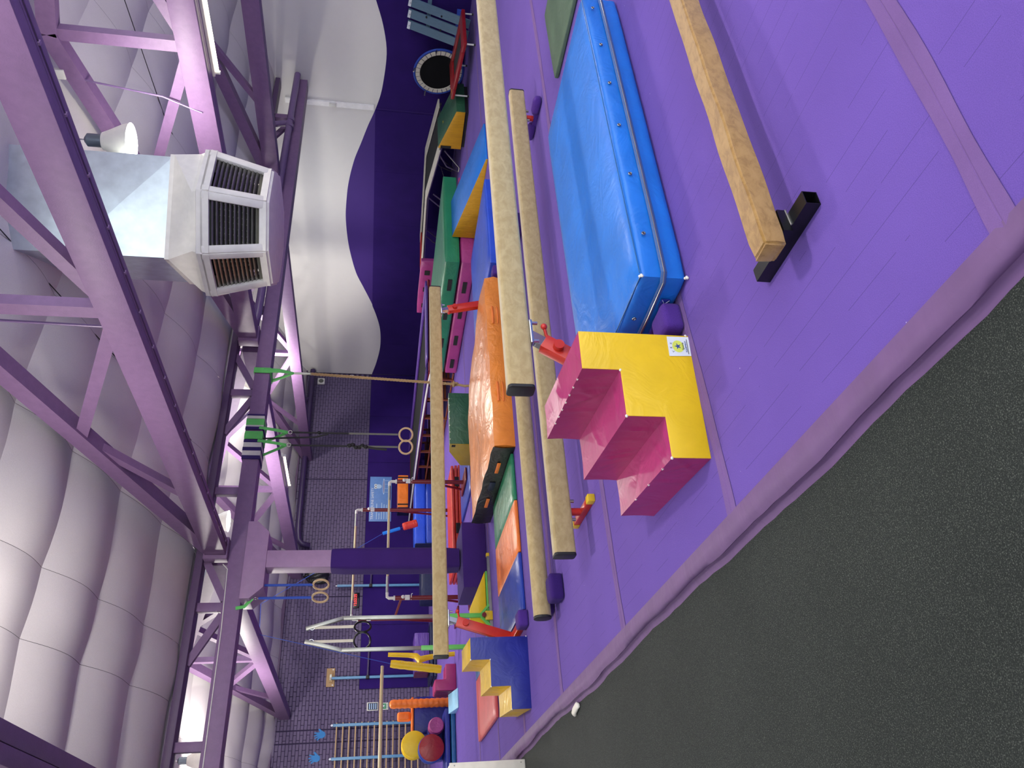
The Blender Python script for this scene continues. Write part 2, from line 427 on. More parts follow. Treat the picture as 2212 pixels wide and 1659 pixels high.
# ---- white wall with painted wave
wr = tag(box('wall_right', XW, XW+.2, -4, YW, -.05, 5.8, WHITEW), 'white plastered side wall with a purple painted wave', 'wall', kind='structure')
wave = [(-4,1.9),(-2,2.5),(0,2.6),(2,2.1),(4,1.7),(5.5,1.9),(7,2.25),(8.0,2.15),(8.82,1.92),(9.25,1.79),(9.71,1.70),(10.04,1.68),(10.55,1.72),(11.03,1.79),(11.52,1.93),(11.88,2.06),(12.43,2.23),(12.94,2.39),(13.69,2.54),(14.4,2.61),(14.9,2.63),(15.59,2.60),(16.22,2.53),(17.07,2.37),(17.66,2.17),(18.39,1.92),(18.94,1.77),(19.51,1.66),(20.11,1.62),(20.75,1.64),(21.55,1.75),(22.19,1.88)]
def wz(y):
    for i in range(len(wave)-1):
        (a, p), (b, q) = wave[i], wave[i+1]
        if a <= y <= b:
            m0 = (q - wave[max(i-1,0)][1])/(b - wave[max(i-1,0)][0]); nx = wave[min(i+2, len(wave)-1)]
            m1 = (nx[1]-p)/(nx[0]-a); t = (y-a)/(b-a); h = b-a
            return (2*t**3-3*t*t+1)*p + (t**3-2*t*t+t)*h*m0 + (-2*t**3+3*t*t)*q + (t**3-t*t)*h*m1
    return wave[-1][1]
def wave_panel(name, y0, y1, top, x, mat, n=120):
    bm = bmesh.new(); cols = []
    for i in range(n+1):
        y = y0+(y1-y0)*i/n; zt = top(y)
        cols.append([bm.verts.new((x, y, 0)), bm.verts.new((x, y, zt)), bm.verts.new((XW, y, zt))])
    for p, q in zip(cols, cols[1:]):
        bm.faces.new((p[0], q[0], q[1], p[1])); bm.faces.new((p[1], q[1], q[2], p[2]))
    bm.faces.new((cols[0][0], cols[0][1], cols[0][2])); return fin(name, bm, mat, wr, .4)
wave_panel('painted_wave', 11.4, YW-.01, wz, XW-.004, WAVE)
wave_panel('painted_wave', -4, 11.4, wz, XW-.004, PADW)
for k in range(6):
    a = 11.43+k*1.79; b = min(a+1.787, YW-.07)
    wave_panel('wall_pad', a, b, lambda y: min(1.9, wz(y)), XW-.045, PADW, 24)
t1 = tag(box('trim_1', XW-.05, XW, 11.31, 11.43, 1.93, 3.9, plain('bright_white_paint', (246,246,244), .5)), 'white vertical batten on the white wall', 'trim', kind='structure')
box('socket_box', XW-.08, XW-.05, 11.33, 11.42, 2.78, 2.93, WHT, t1, .006)
tag(box('wall_left', -9.2, -9, -4, YW, -.05, 5.8, WHITEW), 'unseen white side wall added to hold back side light', 'wall', kind='structure')  # unseen wall, put in to stop sky light from the open side
# ---- roof lined with insulation blanket, two gable bays meeting in a valley over the girder
ce = bpy.data.objects.new('ceiling', None); COL.objects.link(ce)
tag(ce, 'grey sagging insulation blanket under the pitched roof', 'ceiling', kind='structure')
SL = .263
def roofz(y):
    if y >= YG: d = min(y-YG, 2*5.62-(y-YG)); return 4.12 + SL*d
    d = min(YG-y, 2*5.5-(YG-y)); return 4.10 + SL*abs(d)
xs = [-9, -7.6, -6.2, -4.9, -3.5, -2.1, -.75, .9, 2.34, 3.04, 4.36, 5.75, 7.1, 8.5, 9.85, 11.2, 12.6, 13.95, XW+.1]
def sag(y): return .095*abs(math.sin(math.pi*(y-YG)/.975))
FILL_ROOFLIGHTS = [(a, b, YG+1.0, YG+4.9) for a, b in ((-3.5,-2.1), (.9,2.34), (4.36,5.75), (7.1,8.5), (9.85,11.2), (12.6,13.95))] + [(a, b, .6, 4.5) for a, b in ((-3.5,-2.1), (.9,2.34), (4.36,5.75), (8.5,9.85), (11.2,12.6))]  # roof openings added on unseen slopes for even daylight fill
def strip_roof(name, a, b, y0, y1, dz, mat, par, blanket):
    bm = bmesh.new(); rows = []; st_ = .0975
    yl = [y0] + [YG+k*st_ for k in range(-130, 130) if y0+.01 < YG+k*st_ < y1-.01] + [y1]
    for y in yl:
        row = []
        for k in range(7):
            t = k/6; x = a+.002+(b-a-.004)*t
            z = roofz(y)+dz
            if blanket: z += -sag(y)*(.8+.3*math.sin(y*1.3+x*1.1)) + .018*math.sin(x*3.1+y*.8) - .022*math.sin(math.pi*t)
            row.append(bm.verts.new((x, y, z)))
        rows.append(row)
    for p, q in zip(rows, rows[1:]):
        for k in range(6): bm.faces.new((p[k], p[k+1], q[k+1], q[k]))
    return fin(name, bm, mat, par, .22)
def sheet_mat():
    m, n, l, b = newmat('translucent_sheet'); out = n['Material Output']; tr = n.new('ShaderNodeBsdfTranslucent'); tr.inputs[0].default_value = (.86,.9,.92,1)
    tp = n.new('ShaderNodeBsdfTransparent'); tp.inputs[0].default_value = (.9,.93,.95,1)
    mx = n.new('ShaderNodeMixShader'); mx.inputs[0].default_value = .55; l.new(tr.outputs[0], mx.inputs[1]); l.new(tp.outputs[0], mx.inputs[2]); l.new(mx.outputs[0], out.inputs[0]); return m
SHEET = sheet_mat()
for a, b in zip(xs, xs[1:]):
    for (y0, y1) in ((-4.1, YG), (YG, YW+.05)):
        segs = [(y0, y1)]
        for (ra, rb, p, q) in FILL_ROOFLIGHTS:
            if abs(ra-a) < .01 and y0 < p < y1: segs = [(y0, p), (q, y1)]
        for (p, q) in segs:
            strip_roof('insulation_blanket', a, b, p, q, 0, CEIL, ce, True)
            strip_roof('roof_deck', a-.003, b+.003, p, q, .09, CEILD, ce, False)
for k, (a, b, p, q) in enumerate(FILL_ROOFLIGHTS):
    tag(strip_roof('added_rooflight_%d' % (k+1), a, b, p, q, .09, SHEET, None, False), kind='structure')  # added translucent panes, unseen, that let sky light fill the hall
for (x, pts) in ((5.76, [(1.5,0), (5.4,.01), (8, .02), (10.6,.01)]), (8.52, [(3,0), (6,.01), (9,.02), (10.7,0)]), (9.86, [(4,0), (8,.01), (10.7,0)])):
    tube('cable', [(x, y, roofz(y)-.035-dz) for y, dz in pts], .006, BLKR, ce, 5)
# ================================================================== ROOF TIMBERS
g = thing('lattice_girder', 'long purple timber lattice girder carried on the padded column', 'girder', (0, YG, 3.38))
x0, x1 = -6, XW-.02
for s in (-1, 1):
    box('lower_chord', x0, x1, s*.075-.065, s*.075+.065, 0, .24, TIM, g, .006)
box('upper_chord', x0, x1, -.13, .13, .58, .68, TIMD, g, .006)
k = 0
for xv in [-5.2+1.75*i for i in range(12)]:
    if xv < x1-.1:
        box('web_post', xv-.06, xv+.06, -.05, .05, .2, .6, TIM, g, .004)
        if xv+1.6 < x1:
            if k % 2: obar('web_diagonal', (xv+.1, 0, .24), (xv+.75, 0, .6), .07, .1, TIM, g)
            else: obar('web_diagonal', (xv+1.65, 0, .24), (xv+1.0, 0, .6), .07, .1, TIM, g)
        k += 1
tube('white_cable', [(-1, -.145, .2), (1.5, -.145, .19), (3.2, -.145, .2), (4.05, -.145, .23), (4.12, -.15, .3)], .007, WHT, g, 6)
def web(t, y0, z0, y1, z1, w=.1, h=.12, m=None): obar('web_diagonal', (0, y0, z0), (0, y1, z1), w, h, m or TIM, t)
ZB = 3.64
def truss(X, label, mats=TIM):
    t = thing('roof_truss', label, 'truss', (X, 0, 0), group='purple roof trusses')
    for (ya, yb, yr, zr) in ((-.05, YG-.14, YG-5.5, 4.10+SL*5.5), (YG+.14, YW-.02, YG+5.62, 4.12+SL*5.62)):
        for s in (-1, 1): box('bottom_chord', s*.056-.054, s*.056+.054, ya, yb, ZB, ZB+.28, mats, t, .005)
        zr -= .3
        zl = 4.10-.26
        obar('top_chord', (0, yb-.05, zl), (0, yr, zr), .16, .19, mats, t)
        obar('top_chord', (0, ya+.05, zl), (0, yr, zr), .16, .19, mats, t)
        for sgn in (-1, 1):
            web(t, yr+sgn*.1, ZB+.2, yr+sgn*2.2, zr-abs(2.2)*SL+.02)
            web(t, yr+sgn*3.6, ZB+.2, yr+sgn*2.2, zr-abs(2.2)*SL+.02, .09, .1)
        box('king_post', -.05, .05, yr-.07, yr+.07, ZB+.2, zr, mats, t)
        if yb < 12: box('bearing_block', -.16, .16, yb-.12, yb+.05, ZB-.02, ZB+.3, TIM, t, .01)
    return t
TR = []
for X, l in ((.92, 'purple roof truss whose underside crosses the ceiling left of the others'), (4.32, 'purple roof truss running over the padded column'), (8.1, 'purple roof truss with the fluorescent batten fixed to its chord'), (11.95, 'purple roof truss nearest the white wave wall')):
    TR.append(truss(X, l))
tube('conduit', [(0, 5.7, ZB+.2), (0, 5.66, 5.1)], .012, PIPEM, TR[1], 8)
tube('cable', [(.03, y, ZB-.004) for y in (1.5, 4, 7, 10.7)], .005, TIMD, TR[1], 6)
for k in range(18): box('cable_clip', .015, .045, 2.0+k*.5, 2.02+k*.5, ZB-.014, ZB-.001, TIML, TR[1])
box('junction_box', -.1, -.06, 5.86, 5.98, 5.2, 5.32, WHT, TR[2], .006)
tube('conduit', [(-.07, 5.95, 5.2), (-.07, 6.0, 4.9), (-.08, 6.1, 4.2), (-.1, 6.2, ZB+.3), (-.12, 6.25, ZB+.14)], .011, PIPEM, TR[2], 8)
# ---- fluorescent battens
def batten(y0, y1, X, label):
    t = thing('fluorescent_batten', label, 'lamp', (X, y0, ZB), group='fluorescent battens')
    L = y1-y0
    box('housing', .1, .2, 0, L, -.03, .05, WARMW, t, .006)
    tube('light_tube', [(.15, .05, -.055), (.15, L-.05, -.055)], .017, TUBEM, t, 10)
    for y in (.03, L-.03): box('lamp_holder', .13, .17, y-.012, y+.012, -.085, -.03, WHT, t)
    la = bpy.data.lights.new('batten_light', 'AREA'); la.shape = 'RECTANGLE'; la.size = .12; la.size_y = L-.1; la.energy = TUBE_W; la.color = (1, .7, .46)
    lo = bpy.data.objects.new('batten_light', la); COL.objects.link(lo); lo.parent = t; lo.location = (.15, L/2, -.09)
batten(3.9, 5.9, 8.1, 'lit fluorescent batten on the chord near the ceiling duct')
batten(15.2, 16.7, 8.1, 'lit fluorescent batten beyond the girder above the rings')
# ---- high-bay lamps
def highbay(X, Y, Z, label, tilt=0, power=1.0):
    t = thing('high_bay_lamp', label, 'lamp', (X, Y, Z), group='high bay lamps')
    lathe('lamp_shade', [(.05,.3),(.09,.29),(.13,.2),(.19,.08),(.215,0),(.2,.0),(.175,.08),(.12,.19),(.05,.26)], WARMW, t)
    ball('bulb', (0,0,.06), .085, BULB, t, (1,1,1.2))
    lathe('ballast', [(.04,.28),(.07,.3),(.07,.44),(.03,.47)], GALV2, t, 16)
    top = roofz(Y)-Z-.02
    if top > .5: tube('hanger', [(0,0,.46), (0,0,top)], .008, CHR, t, 6)
    la = bpy.data.lights.new('lamp_light', 'POINT'); la.energy = LAMP_W*power; la.color = (1, .95, .87); la.shadow_soft_size = .17
    lo = bpy.data.objects.new('lamp_light', la); COL.objects.link(lo); lo.parent = t; lo.location = (0,0,-.14 if X not in (2.0, -2.4) else -.02)
highbay(7.05, 6.0, 4.33, 'lit bell shaped high bay lamp beside the galvanised duct', 0, .4)
highbay(6.62, 15.0, 4.5, 'lit high bay lamp beyond the lattice girder', 0, 1.2)
for (x, y, z, pw) in ((2.0, 6.4, 4.72, 1.15), (11.8, 2.6, 4.35, 1), (2.6, 17.2, 4.75, 1.4), (11.2, 16.8, 4.75, 1.4), (-2.4, 6.6, 4.5, .55), (3.2, 1.0, 4.3, .8), (-2.4, 15.2, 4.6, 1.2)):  # first read off the ceiling glow, the other six added to brighten the hall
    highbay(x, y, z, 'unseen high bay lamp added under the roof for light', 0, pw)
# ---- duct and diffuser of the cooler
vt = thing('ceiling_diffuser', 'white louvred cooler diffuser under a galvanised duct', 'air vent', (6.42, 6.52, 2.80))
AN = R(242)
def rotp(x, y): return (x*math.cos(AN)-y*math.sin(AN), x*math.sin(AN)+y*math.cos(AN))   # local x = out of the front face
A8 = R(227)      # the octagonal head is turned a little against the duct
def rot8(x, y): return (x*math.cos(A8)-y*math.sin(A8), x*math.sin(A8)+y*math.cos(A8))
def octo(ap): return [rot8(ap*math.cos(R(22.5+45*i))/math.cos(R(22.5)), ap*math.sin(R(22.5+45*i))/math.cos(R(22.5))) for i in range(8)]
def loft(name, secs, mat, caps=(True, True)):
    bm = bmesh.new(); rs = [[bm.verts.new((x, y, z)) for x, y in pts] for pts, z in secs]
    n = len(rs[0])
    for a, b in zip(rs, rs[1:]):
        for k in range(n): bm.faces.new((a[k], a[(k+1) % n], b[(k+1) % n], b[k]))
    if caps[0]: bm.faces.new(rs[0])
    if caps[1]: bm.faces.new(rs[-1])
    return fin(name, bm, mat, vt, .25)
loft('bottom_cap', [(octo(.50), -.02), (octo(.60), 0), (octo(.62), .05), (octo(.57), .05)], WARMW)
loft('rim', [(octo(.74), .62), (octo(.77), .63), (octo(.77), .69), (octo(.74), .70)], WARMW)
def sq(a): 
    h = a/2; pts = []
    # eight points on a square so it lofts to the octagon
    for i in range(8):
        ang = 22.5+45*i; c, s = math.cos(R(ang)), math.sin(R(ang)); m = h/max(abs(c), abs(s)); pts.append(rotp(c*m, s*m))
    return pts
def sqc(a):
    h = a/2; P = [(h,h*.999),(h*.999,h),(-h*.999,h),(-h,h*.999),(-h,-h*.999),(-h*.999,-h),(h*.999,-h),(h,-h*.999)]
    return [rotp(x, y) for x, y in P]
loft('hood', [(octo(.74), .69), (octo(.72), .74), (sqc(1.12), .98), (sqc(1.12), 1.02)], WARMW, (False, False))
for zc in (.98,): pass
loft('inner_core', [(octo(.42), .06), (octo(.55), .62)], BLKP)
for i in range(8):
    a = R(45*i); 
    def LP(u, z, d=0):
        ap = .60+(.755-.60)*(z-.03)/.62 - d; x, y = ap*math.cos(a)-u*math.sin(a), ap*math.sin(a)+u*math.cos(a)
        return (*rot8(x, y), z)
    def W(z): return (.60+(.755-.60)*(z-.03)/.62)*math.tan(R(22.5))
    # frame of the louvre face: four bars
    z0, z1 = .03, .645
    for s in (-1, 1): obar('corner_bar', LP(s*(W(z0)-.035), z0), LP(s*(W(z1)-.035), z1), .08, .05, WARMW, vt, roll=(math.cos(a+A8), math.sin(a+A8), 0), bev=.012)
    obar('face_bar', LP(-W(.06), .06), LP(W(.06), .06), .07, .05, WARMW, vt, roll=(math.cos(a+A8), math.sin(a+A8), 0))
    obar('face_bar', LP(-W(.61), .61), LP(W(.61), .61), .08, .05, WARMW, vt, roll=(math.cos(a+A8), math.sin(a+A8), 0))
    for j in range(11):
        z = .115+j*.042; obar('louvre', LP(-W(z)+.05, z, .02), LP(W(z)-.05, z, .02), .004, .045, STEEL, vt, roll=(math.cos(a+A8)*.8, math.sin(a+A8)*.8, .6))
    for j in range(7):
        u = -W(.35)+.1+j*(2*W(.35)-.2)/6; obar('deflector', LP(u, .2, .07), LP(u+.03, .52, .07), .004, .02, STEEL, vt, roll=(math.cos(a+A8), math.sin(a+A8), 0))
# galvanised duct, each sheet cross-broken
hh = .54
for sec, (za, zb) in enumerate(((1.0, 1.95), (1.95, 3.2))):
    for i in range(4):
        q = AN + i*math.pi/2; nx, ny = math.cos(q), math.sin(q); tx, ty = -ny, nx
        bm = bmesh.new()
        c4 = [bm.verts.new((nx*hh+tx*s*hh, ny*hh+ty*s*hh, z)) for s, z in ((-1,za),(1,za),(1,zb),(-1,zb))]
        cc = bm.verts.new((nx*(hh+.022), ny*(hh+.022), (za+zb)/2))
        for k in range(4): bm.faces.new((c4[k], c4[(k+1) % 4], cc))
        fin('duct_sheet', bm, GALV, vt, 0)
loft('duct_seam', [(sqc(2*hh+.02), 1.94), (sqc(2*hh+.02), 1.965)], GALV2)
# ---- pipes
pp = thing('downpipe', 'purple plastic rainwater pipe running along the girder', 'pipe', (0, 10.68, 3.6))
def arc3(p, q, r, n=6):
    """elbow at corner q->: helper returning points p..."""
    return []
tube('pipe_run', [(8.35, .25, .12), (8.35, .12, .12), (8.4, .03, .1), (8.5, 0, .08), (9, 0, .07), (15.2, 0, -.02)], .068, PIPEM, pp, 14)
tube('pipe_branch', [(13.55, 0, 0), (13.55, .05, .28), (13.55, .06, .4)], .062, PIPEM, pp, 14)
for x in (10.2, 13.45, 13.65): tube('pipe_collar', [(x-.05, 0, .055-.0145*(x-9)), (x+.05, 0, .054-.0145*(x-9))], .076, PIPEM, pp, 14)
pf = thing('downpipe', 'dark purple rainwater pipe along the top of the brick wall', 'pipe', (0, 21.93, 3.8))
tube('pipe_run', [(15.15, 0, .03), (9.6, 0, .04), (9.3, 0, .02), (9.15, 0, -.05), (9.1, 0, -.12), (9.1, 0, -.2)][:2]+[(9.35, 0, .03), (9.1, .02, 0), (8.98, .03, -.1), (8.95, .05, -.22), (8.95, .1, -.3)], .085, PIPED, pf, 14)
tube('pipe_branch', [(14.0, 0, .05), (14.0, .08, .3)], .08, PIPED, pf, 12)
# ---- the column
co = thing('timber_column', 'lilac timber column padded dark purple around its lower part', 'column', (4.135, 10.77, 0))
box('post', -.125, .125, -.125, .125, .372, 3.08, TIML, co, .008)
prism('bolster', [(-.56,.30), (-.56,.17), (-.44,.04), (-.4,0), (.4,0), (.44,.04), (.56,.17), (.56,.30)], -.13, .35, 'y', TIML, co, .006).location = (0, 0, 3.08)
soft('column_pad', -.148, .148, -.148, .148, .372, 2.2, PADP, co, .012, .03, .002, 9)
tag(soft('foam_block', 3.63, 4.62, 10.48, 11.28, 0, .357, PADP, None, .006, .02, .001, 6, 3), 'dark purple carpeted foam block around the column foot', 'foam block')
# ================================================================== BALANCE BEAMS
def beam_profile(w, h, rnd):
    """cross-section (y,z): convex sides, rounded edges; top at z=0"""
    P = []
    for (cy, cz, a0) in ((w/2-rnd, -rnd, 0), (-w/2+rnd, -rnd, 90), (-w/2+rnd, -h+rnd, 180), (w/2-rnd, -h+rnd, 270)):
        for k in range(5): a = R(a0+22.5*k); P.append((cy+rnd*math.cos(a), cz+rnd*math.sin(a)))
    return P
def beam_body(t, L, w, h, rnd, ztop, mat, cap=None):
    P = [(y*(1+.12*(1-abs((z+h/2)/(h/2))**2)), z+ztop) for y, z in beam_profile(w, h, rnd)]
    prism('beam_body', P, .02 if cap else 0, L-(.02 if cap else 0), 'x', mat, t)
    if cap:
        Q = [(y*1.02, ztop-h/2+(z-ztop+h/2)*1.02) for y, z in P]
        prism('end_cap', Q, 0, .0195, 'x', cap, t, .004); prism('end_cap', Q, L-.0195, L, 'x', cap, t, .004)
def beam_leg(t, xt, zt, xb, sgn, padm=None):
    """red slanted telescopic leg with crank, base bar across the beam"""
    p, q = Vector((xt, 0, zt)), Vector((xb, 0, .07)); d = (q-p).normalized()
    obar('inner_tube', p, p+d*.14, .05, .07, CHR, t)
    box('clamp_plate', xt-.09, xt+.09, -.06, .06, zt-.015, zt+.004, CHR, t, .004)
    for s in (-1, 1): tube('clamp_bolt', [(xt+s*.07, -.045, zt-.05), (xt+s*.07, -.045, zt)], .011, CHR, t, 8)
    lg = obar('leg', p+d*.1, q, .075, .105, REDP, t, roll=(1,0,0), bev=.006)
    m = p+d*.2
    tube('knob', [(m.x, -.04, m.z), (m.x, -.075, m.z)], .034, REDP, t, 16)
    h0 = p+d*.13+Vector((-sgn*.05, -.02, 0)); h1 = h0+Vector((-sgn*.06, -.03, .02))
    tube('crank_arm', [h0, h1], .011, REDP, t, 8); ball('crank_ball', h1, .022, REDP, t)
    box('base_bar', xb-.04, xb+.04, -.62, .62, .0, .07, REDP, t, .006)
    for s in (-1, 1): soft('foot_pad', xb-.085, xb+.085, s*.62-.12 if s < 0 else s*.62-.08, s*.62+.08 if s < 0 else s*.62+.12, 0, .11, padm or PADL, t, .003, .022, .002, 6, 4)
def high_beam(X0, X1, Y, zt, label, b0=.2, b1=-.24):
    t = thing('balance_beam', label, 'balance beam', (X0, Y, 0), group='suede balance beams'); L = X1-X0
    beam_body(t, L, .105, .165, .022, zt, BEAMF, BLKR)
    beam_leg(t, .42, zt-.166, b0, -1); beam_leg(t, L-.42, zt-.166, L+b1, 1, PADL if b1 < 0 else RBLUE); return t
high_beam(2.19, 7.45, 8.57, .935, 'high suede balance beam on red legs, behind the blue and yellow steps')
high_beam(2.5, 8.2, 3.77, .85, 'high suede balance beam on red legs, over the blue crash mat', .04, .25)
# low beam with red T feet
t = thing('balance_beam', 'low suede balance beam on red feet with yellow end caps', 'balance beam', (2.06, 5.31, 0), -1.4, group='suede balance beams')
beam_body(t, 5.36, .105, .165, .022, .29, BEAMF, BLKR)
lo_lbl = box('embossed_panel', .18, .60, -.018, .018, .289, .2915, BEAMF, t, .001)
for i, x in enumerate((.36, 4.95)):
    tube('foot_post', [(x, 0, .05), (x, 0, .127)], .03, REDP, t, 14)
    for s in (-1, 1): tube('bolt', [(x+s*.075, -.03, .1), (x+s*.075, -.03, .127)], .014, STEEL, t, 8)
    box('foot_bar', x-.025, x+.025, -.24, .24, 0, .05, REDP if i == 0 else PADL, t, .004)
    for s in (-1, 1):
        if i == 0: box('foot_cap', x-.03, x+.03, s*.24-.035, s*.24+.035, 0, .056, YELP, t, .006)
        else: soft('foot_wrap', x-.045, x+.045, s*.17-.1, s*.17+.1, 0, .085, PADL, t, .01, .03, .003, 4)
# round-topped training beam on foam feet
t = thing('balance_beam', 'low round topped balance beam resting on purple foam feet', 'balance beam', (1.97, 6.52, 0), group='suede balance beams')
beam_body(t, 5.0, .12, .155, .055, .225, BEAMF, BLKR)
for x in (.22, 4.6):
    box('foot_bar', x-.03, x+.03, -.22, .22, .02, .066, BLKP, t, .004)
    for s in (-1, 1): soft('foot_pad', x-.13, x+.09, s*.2-.09, s*.2+.09, 0, .12, PADP, t, .003, .022, .002, 6, 2)
    tube('bolt', [(x-.06, -.07, .06), (x-.06, -.07, .1)], .012, STEEL, t, 8)
# tan suede floor beam
t = thing('balance_beam', 'low tan suede floor beam on black square steel feet, nearest the viewer', 'balance beam', (1.965, 1.955, 0), group='suede balance beams')
bm = bmesh.new()
P = [(-.055,-.1),(.055,-.1),(.058,-.05),(.052,0),(-.052,0),(-.058,-.05)]
rows = []
for i in range(41):
    x = 3.1*i/40; s = 1 if i not in (0, 40) else .9
    rows.append([bm.verts.new((x, y*s+.0025*math.sin(x*9+k), .2+(z+.05)*s-.05+.002*math.sin(x*13+k*2))) for k, (y, z) in enumerate(P)])
for p, q in zip(rows, rows[1:]):
    for k in range(6): bm.faces.new((p[k], p[(k+1) % 6], q[(k+1) % 6], q[k]))
bm.faces.new(rows[0]); bm.faces.new(rows[-1]); bmesh.ops.recalc_face_normals(bm, faces=bm.faces)
bmesh.ops.bevel(bm, geom=[e for e in bm.edges if e.calc_face_angle(0) > .5], offset=.009, segments=3, affect='EDGES')
fin('beam_body', bm, TAN, t, .9)
prism('end_flap', [(-.045,.125), (.045,.13), (.05,.19), (-.045,.193)], -.004, .004, 'x', TAN, t, .003)
for x in (.13, 2.75):
    bm = bmesh.new(); w = .032; h = .003
    for (a, b, c, d) in ((-w, w, 0, h), (-w, w, .06-h, .06), (-w, -w+h, h, .06-h), (w-h, w, h, .06-h)): bbox(bm, x+a, x+b, -.17, .27, c, d)
    fin('square_foot', bm, BLKP, t)
    box('foot_bracket', x-.055, x+.055, -.05, .05, .06, .098, BLKP, t)
    tube('weld', [(x+.055, -.05, .062), (x-.03, -.055, .062)], .004, STEEL, t, 6)
# ================================================================== FOAM STEPS
def steps(loc, rz, L, D, cs, cside, label, seed, folds):
    t = thing('foam_steps', label, 'foam steps', loc, rz)
    h = .2; xs_ = [0, .22, .48, L]
    prof = [(0,0), (L,0), (L,.6), (xs_[2],.6), (xs_[2],.4), (xs_[1],.4), (xs_[1],.2), (0,.2)]
    # cover: skin over the stepped profile, drawn into folds that run out of the inner corners
    bm = bmesh.new(); S = [(0,.0), (0,.2), (xs_[1],.2), (xs_[1],.4), (xs_[2],.4), (xs_[2],.6), (L,.6), (L,0)]
    rnd = random.Random(seed); path = []; rr = .012
    for i in range(len(S)-1):
        (x0, z0), (x1, z1) = S[i], S[i+1]; n = 14
        for k in range(n if i < len(S)-2 else n+1):
            u = k/n; x, z = x0+(x1-x0)*u, z0+(z1-z0)*u
            nx_, nz_ = (-1, 0) if (x0 == x1 and z1 > z0) else ((0, 1) if z0 == z1 else (1, 0))
            if k == 0 and i > 0: nx_, nz_ = (-.7, .7) if i < 6 else (.7, .7)
            path.append((x, z, nx_, nz_, i, u))
    ny = 44; F = []
    for i in range(len(S)-1):
        for q in range(folds if i in (2, 4) else 3):
            F.append((i, rnd.uniform(.05, .95)*.75, rnd.uniform(-.28, .3), rnd.uniform(.005, .011), rnd.uniform(.010, .018)))
    rows = []
    for (x, z, nx_, nz_, i, u) in path:
        row = []
        for j in range(ny+1):
            v = j/ny; y = .006+(D-.012)*v; d = -.004*math.sin(math.pi*u)
            inner = (1-u) if i % 2 == 0 else u
            for (fi, fv, sl, am, w) in F:
                if fi == i: d += am*math.exp(-((v-fv-sl*(u-.5))*D/w)**2)*math.sin(math.pi*min(1, max(0, u)))*.9
            row.append(bm.verts.new((x+nx_*d, y, z+nz_*d)))
        rows.append(row)
    for a_, b_ in zip(rows, rows[1:]):
        for j in range(ny): bm.faces.new((a_[j], a_[j+1], b_[j+1], b_[j]))
    bm.faces.new([r_[-1] for r_ in rows]); bm.faces.new([r_[0] for r_ in rows]); bm.faces.new((rows[0][0], rows[0][-1], rows[-1][-1], rows[-1][0]))
    fin('step_cover', bm, cs, t, .7)
    prism('side_panel', prof, 0, .0058, 'y', cside, t, .002, 2)
    for (x, z) in ((xs_[1], .2), (xs_[1], .4), (xs_[2], .4), (xs_[2], .6), (0, .2), (L, .6), (L, .015)):
        if rnd.random() < .8: ball('corner_tuft', (x, .004, z), .0075, TUFT, t, (1.2,.8,1))
    for k in range(folds):
        y = .12+k*(D-.25)/folds; ball('seam_tuft', (xs_[2]+.004, y, .595), .007, TUFT, t, (1,1.9,.8))
    for k in range(3):
        ball('seam_tuft', (.004, .15+k*.22, .195), .007, TUFT, t, (1,1.9,.8)); 
    return t
st = steps((1.70, 3.10, 0), -5.5, .70, .87, PINK, YEL, 'pink and yellow foam steps with a white maker label, beside the crash mat', 1, 7)
M = facing((.63, -.0015, .065), 0, -1)
lab = polyplate('maker_label', [(-.055,-.06), (.06,-.062), (.058,.058), (-.06,.06)], .002, PAPER, st, M)
def circ(cx, cy, rx, ry, n=20, a0=0): return [(cx+rx*math.cos(2*math.pi*k/n+a0), cy+ry*math.sin(2*math.pi*k/n+a0)) for k in range(n)]
M2 = facing((.63, -.0037, .065), 0, -1); M3_ = facing((.63, -.0047, .065), 0, -1)
polyplate('logo_disc', circ(0, .004, .036, .032), .0006, LIME, lab, M2)
polyplate('logo_figure', [( (.020 if k % 2 == 0 else .007)*math.cos(R(90+36*k)), .006+(.020 if k % 2 == 0 else .007)*math.sin(R(90+36*k))) for k in range(10)], .0006, INKB, lab, M3_)
for s_, x, z, a in (('Y', -.032, .032, 20), ('K', -.008, .043, 0), ('K', .018, .04, -15)):
    text('logo_letter', s_, .019, INK, lab, facing((.63+x, -.0037, .065+z), 0, -1) @ Matrix.Rotation(R(a), 4, 'Z'), .0004)
text('logo_word', 'Sports', .017, INK, lab, facing((.632, -.0047, .043), 0, -1), .0004)
text('logo_word', 'EQUIPMENT', .0125, INKB, lab, facing((.63, -.0047, .026), 0, -1), .0004)
polyplate('small_print', [(-.045,-.05), (.045,-.05), (.045,-.046), (-.045,-.046)], .0005, STRAPO, lab, M2)
steps((1.54, 8.05, 0), -5.5, .70, .84, YEL, NAVY, 'navy and yellow foam steps near the carpet edge', 5, 5)
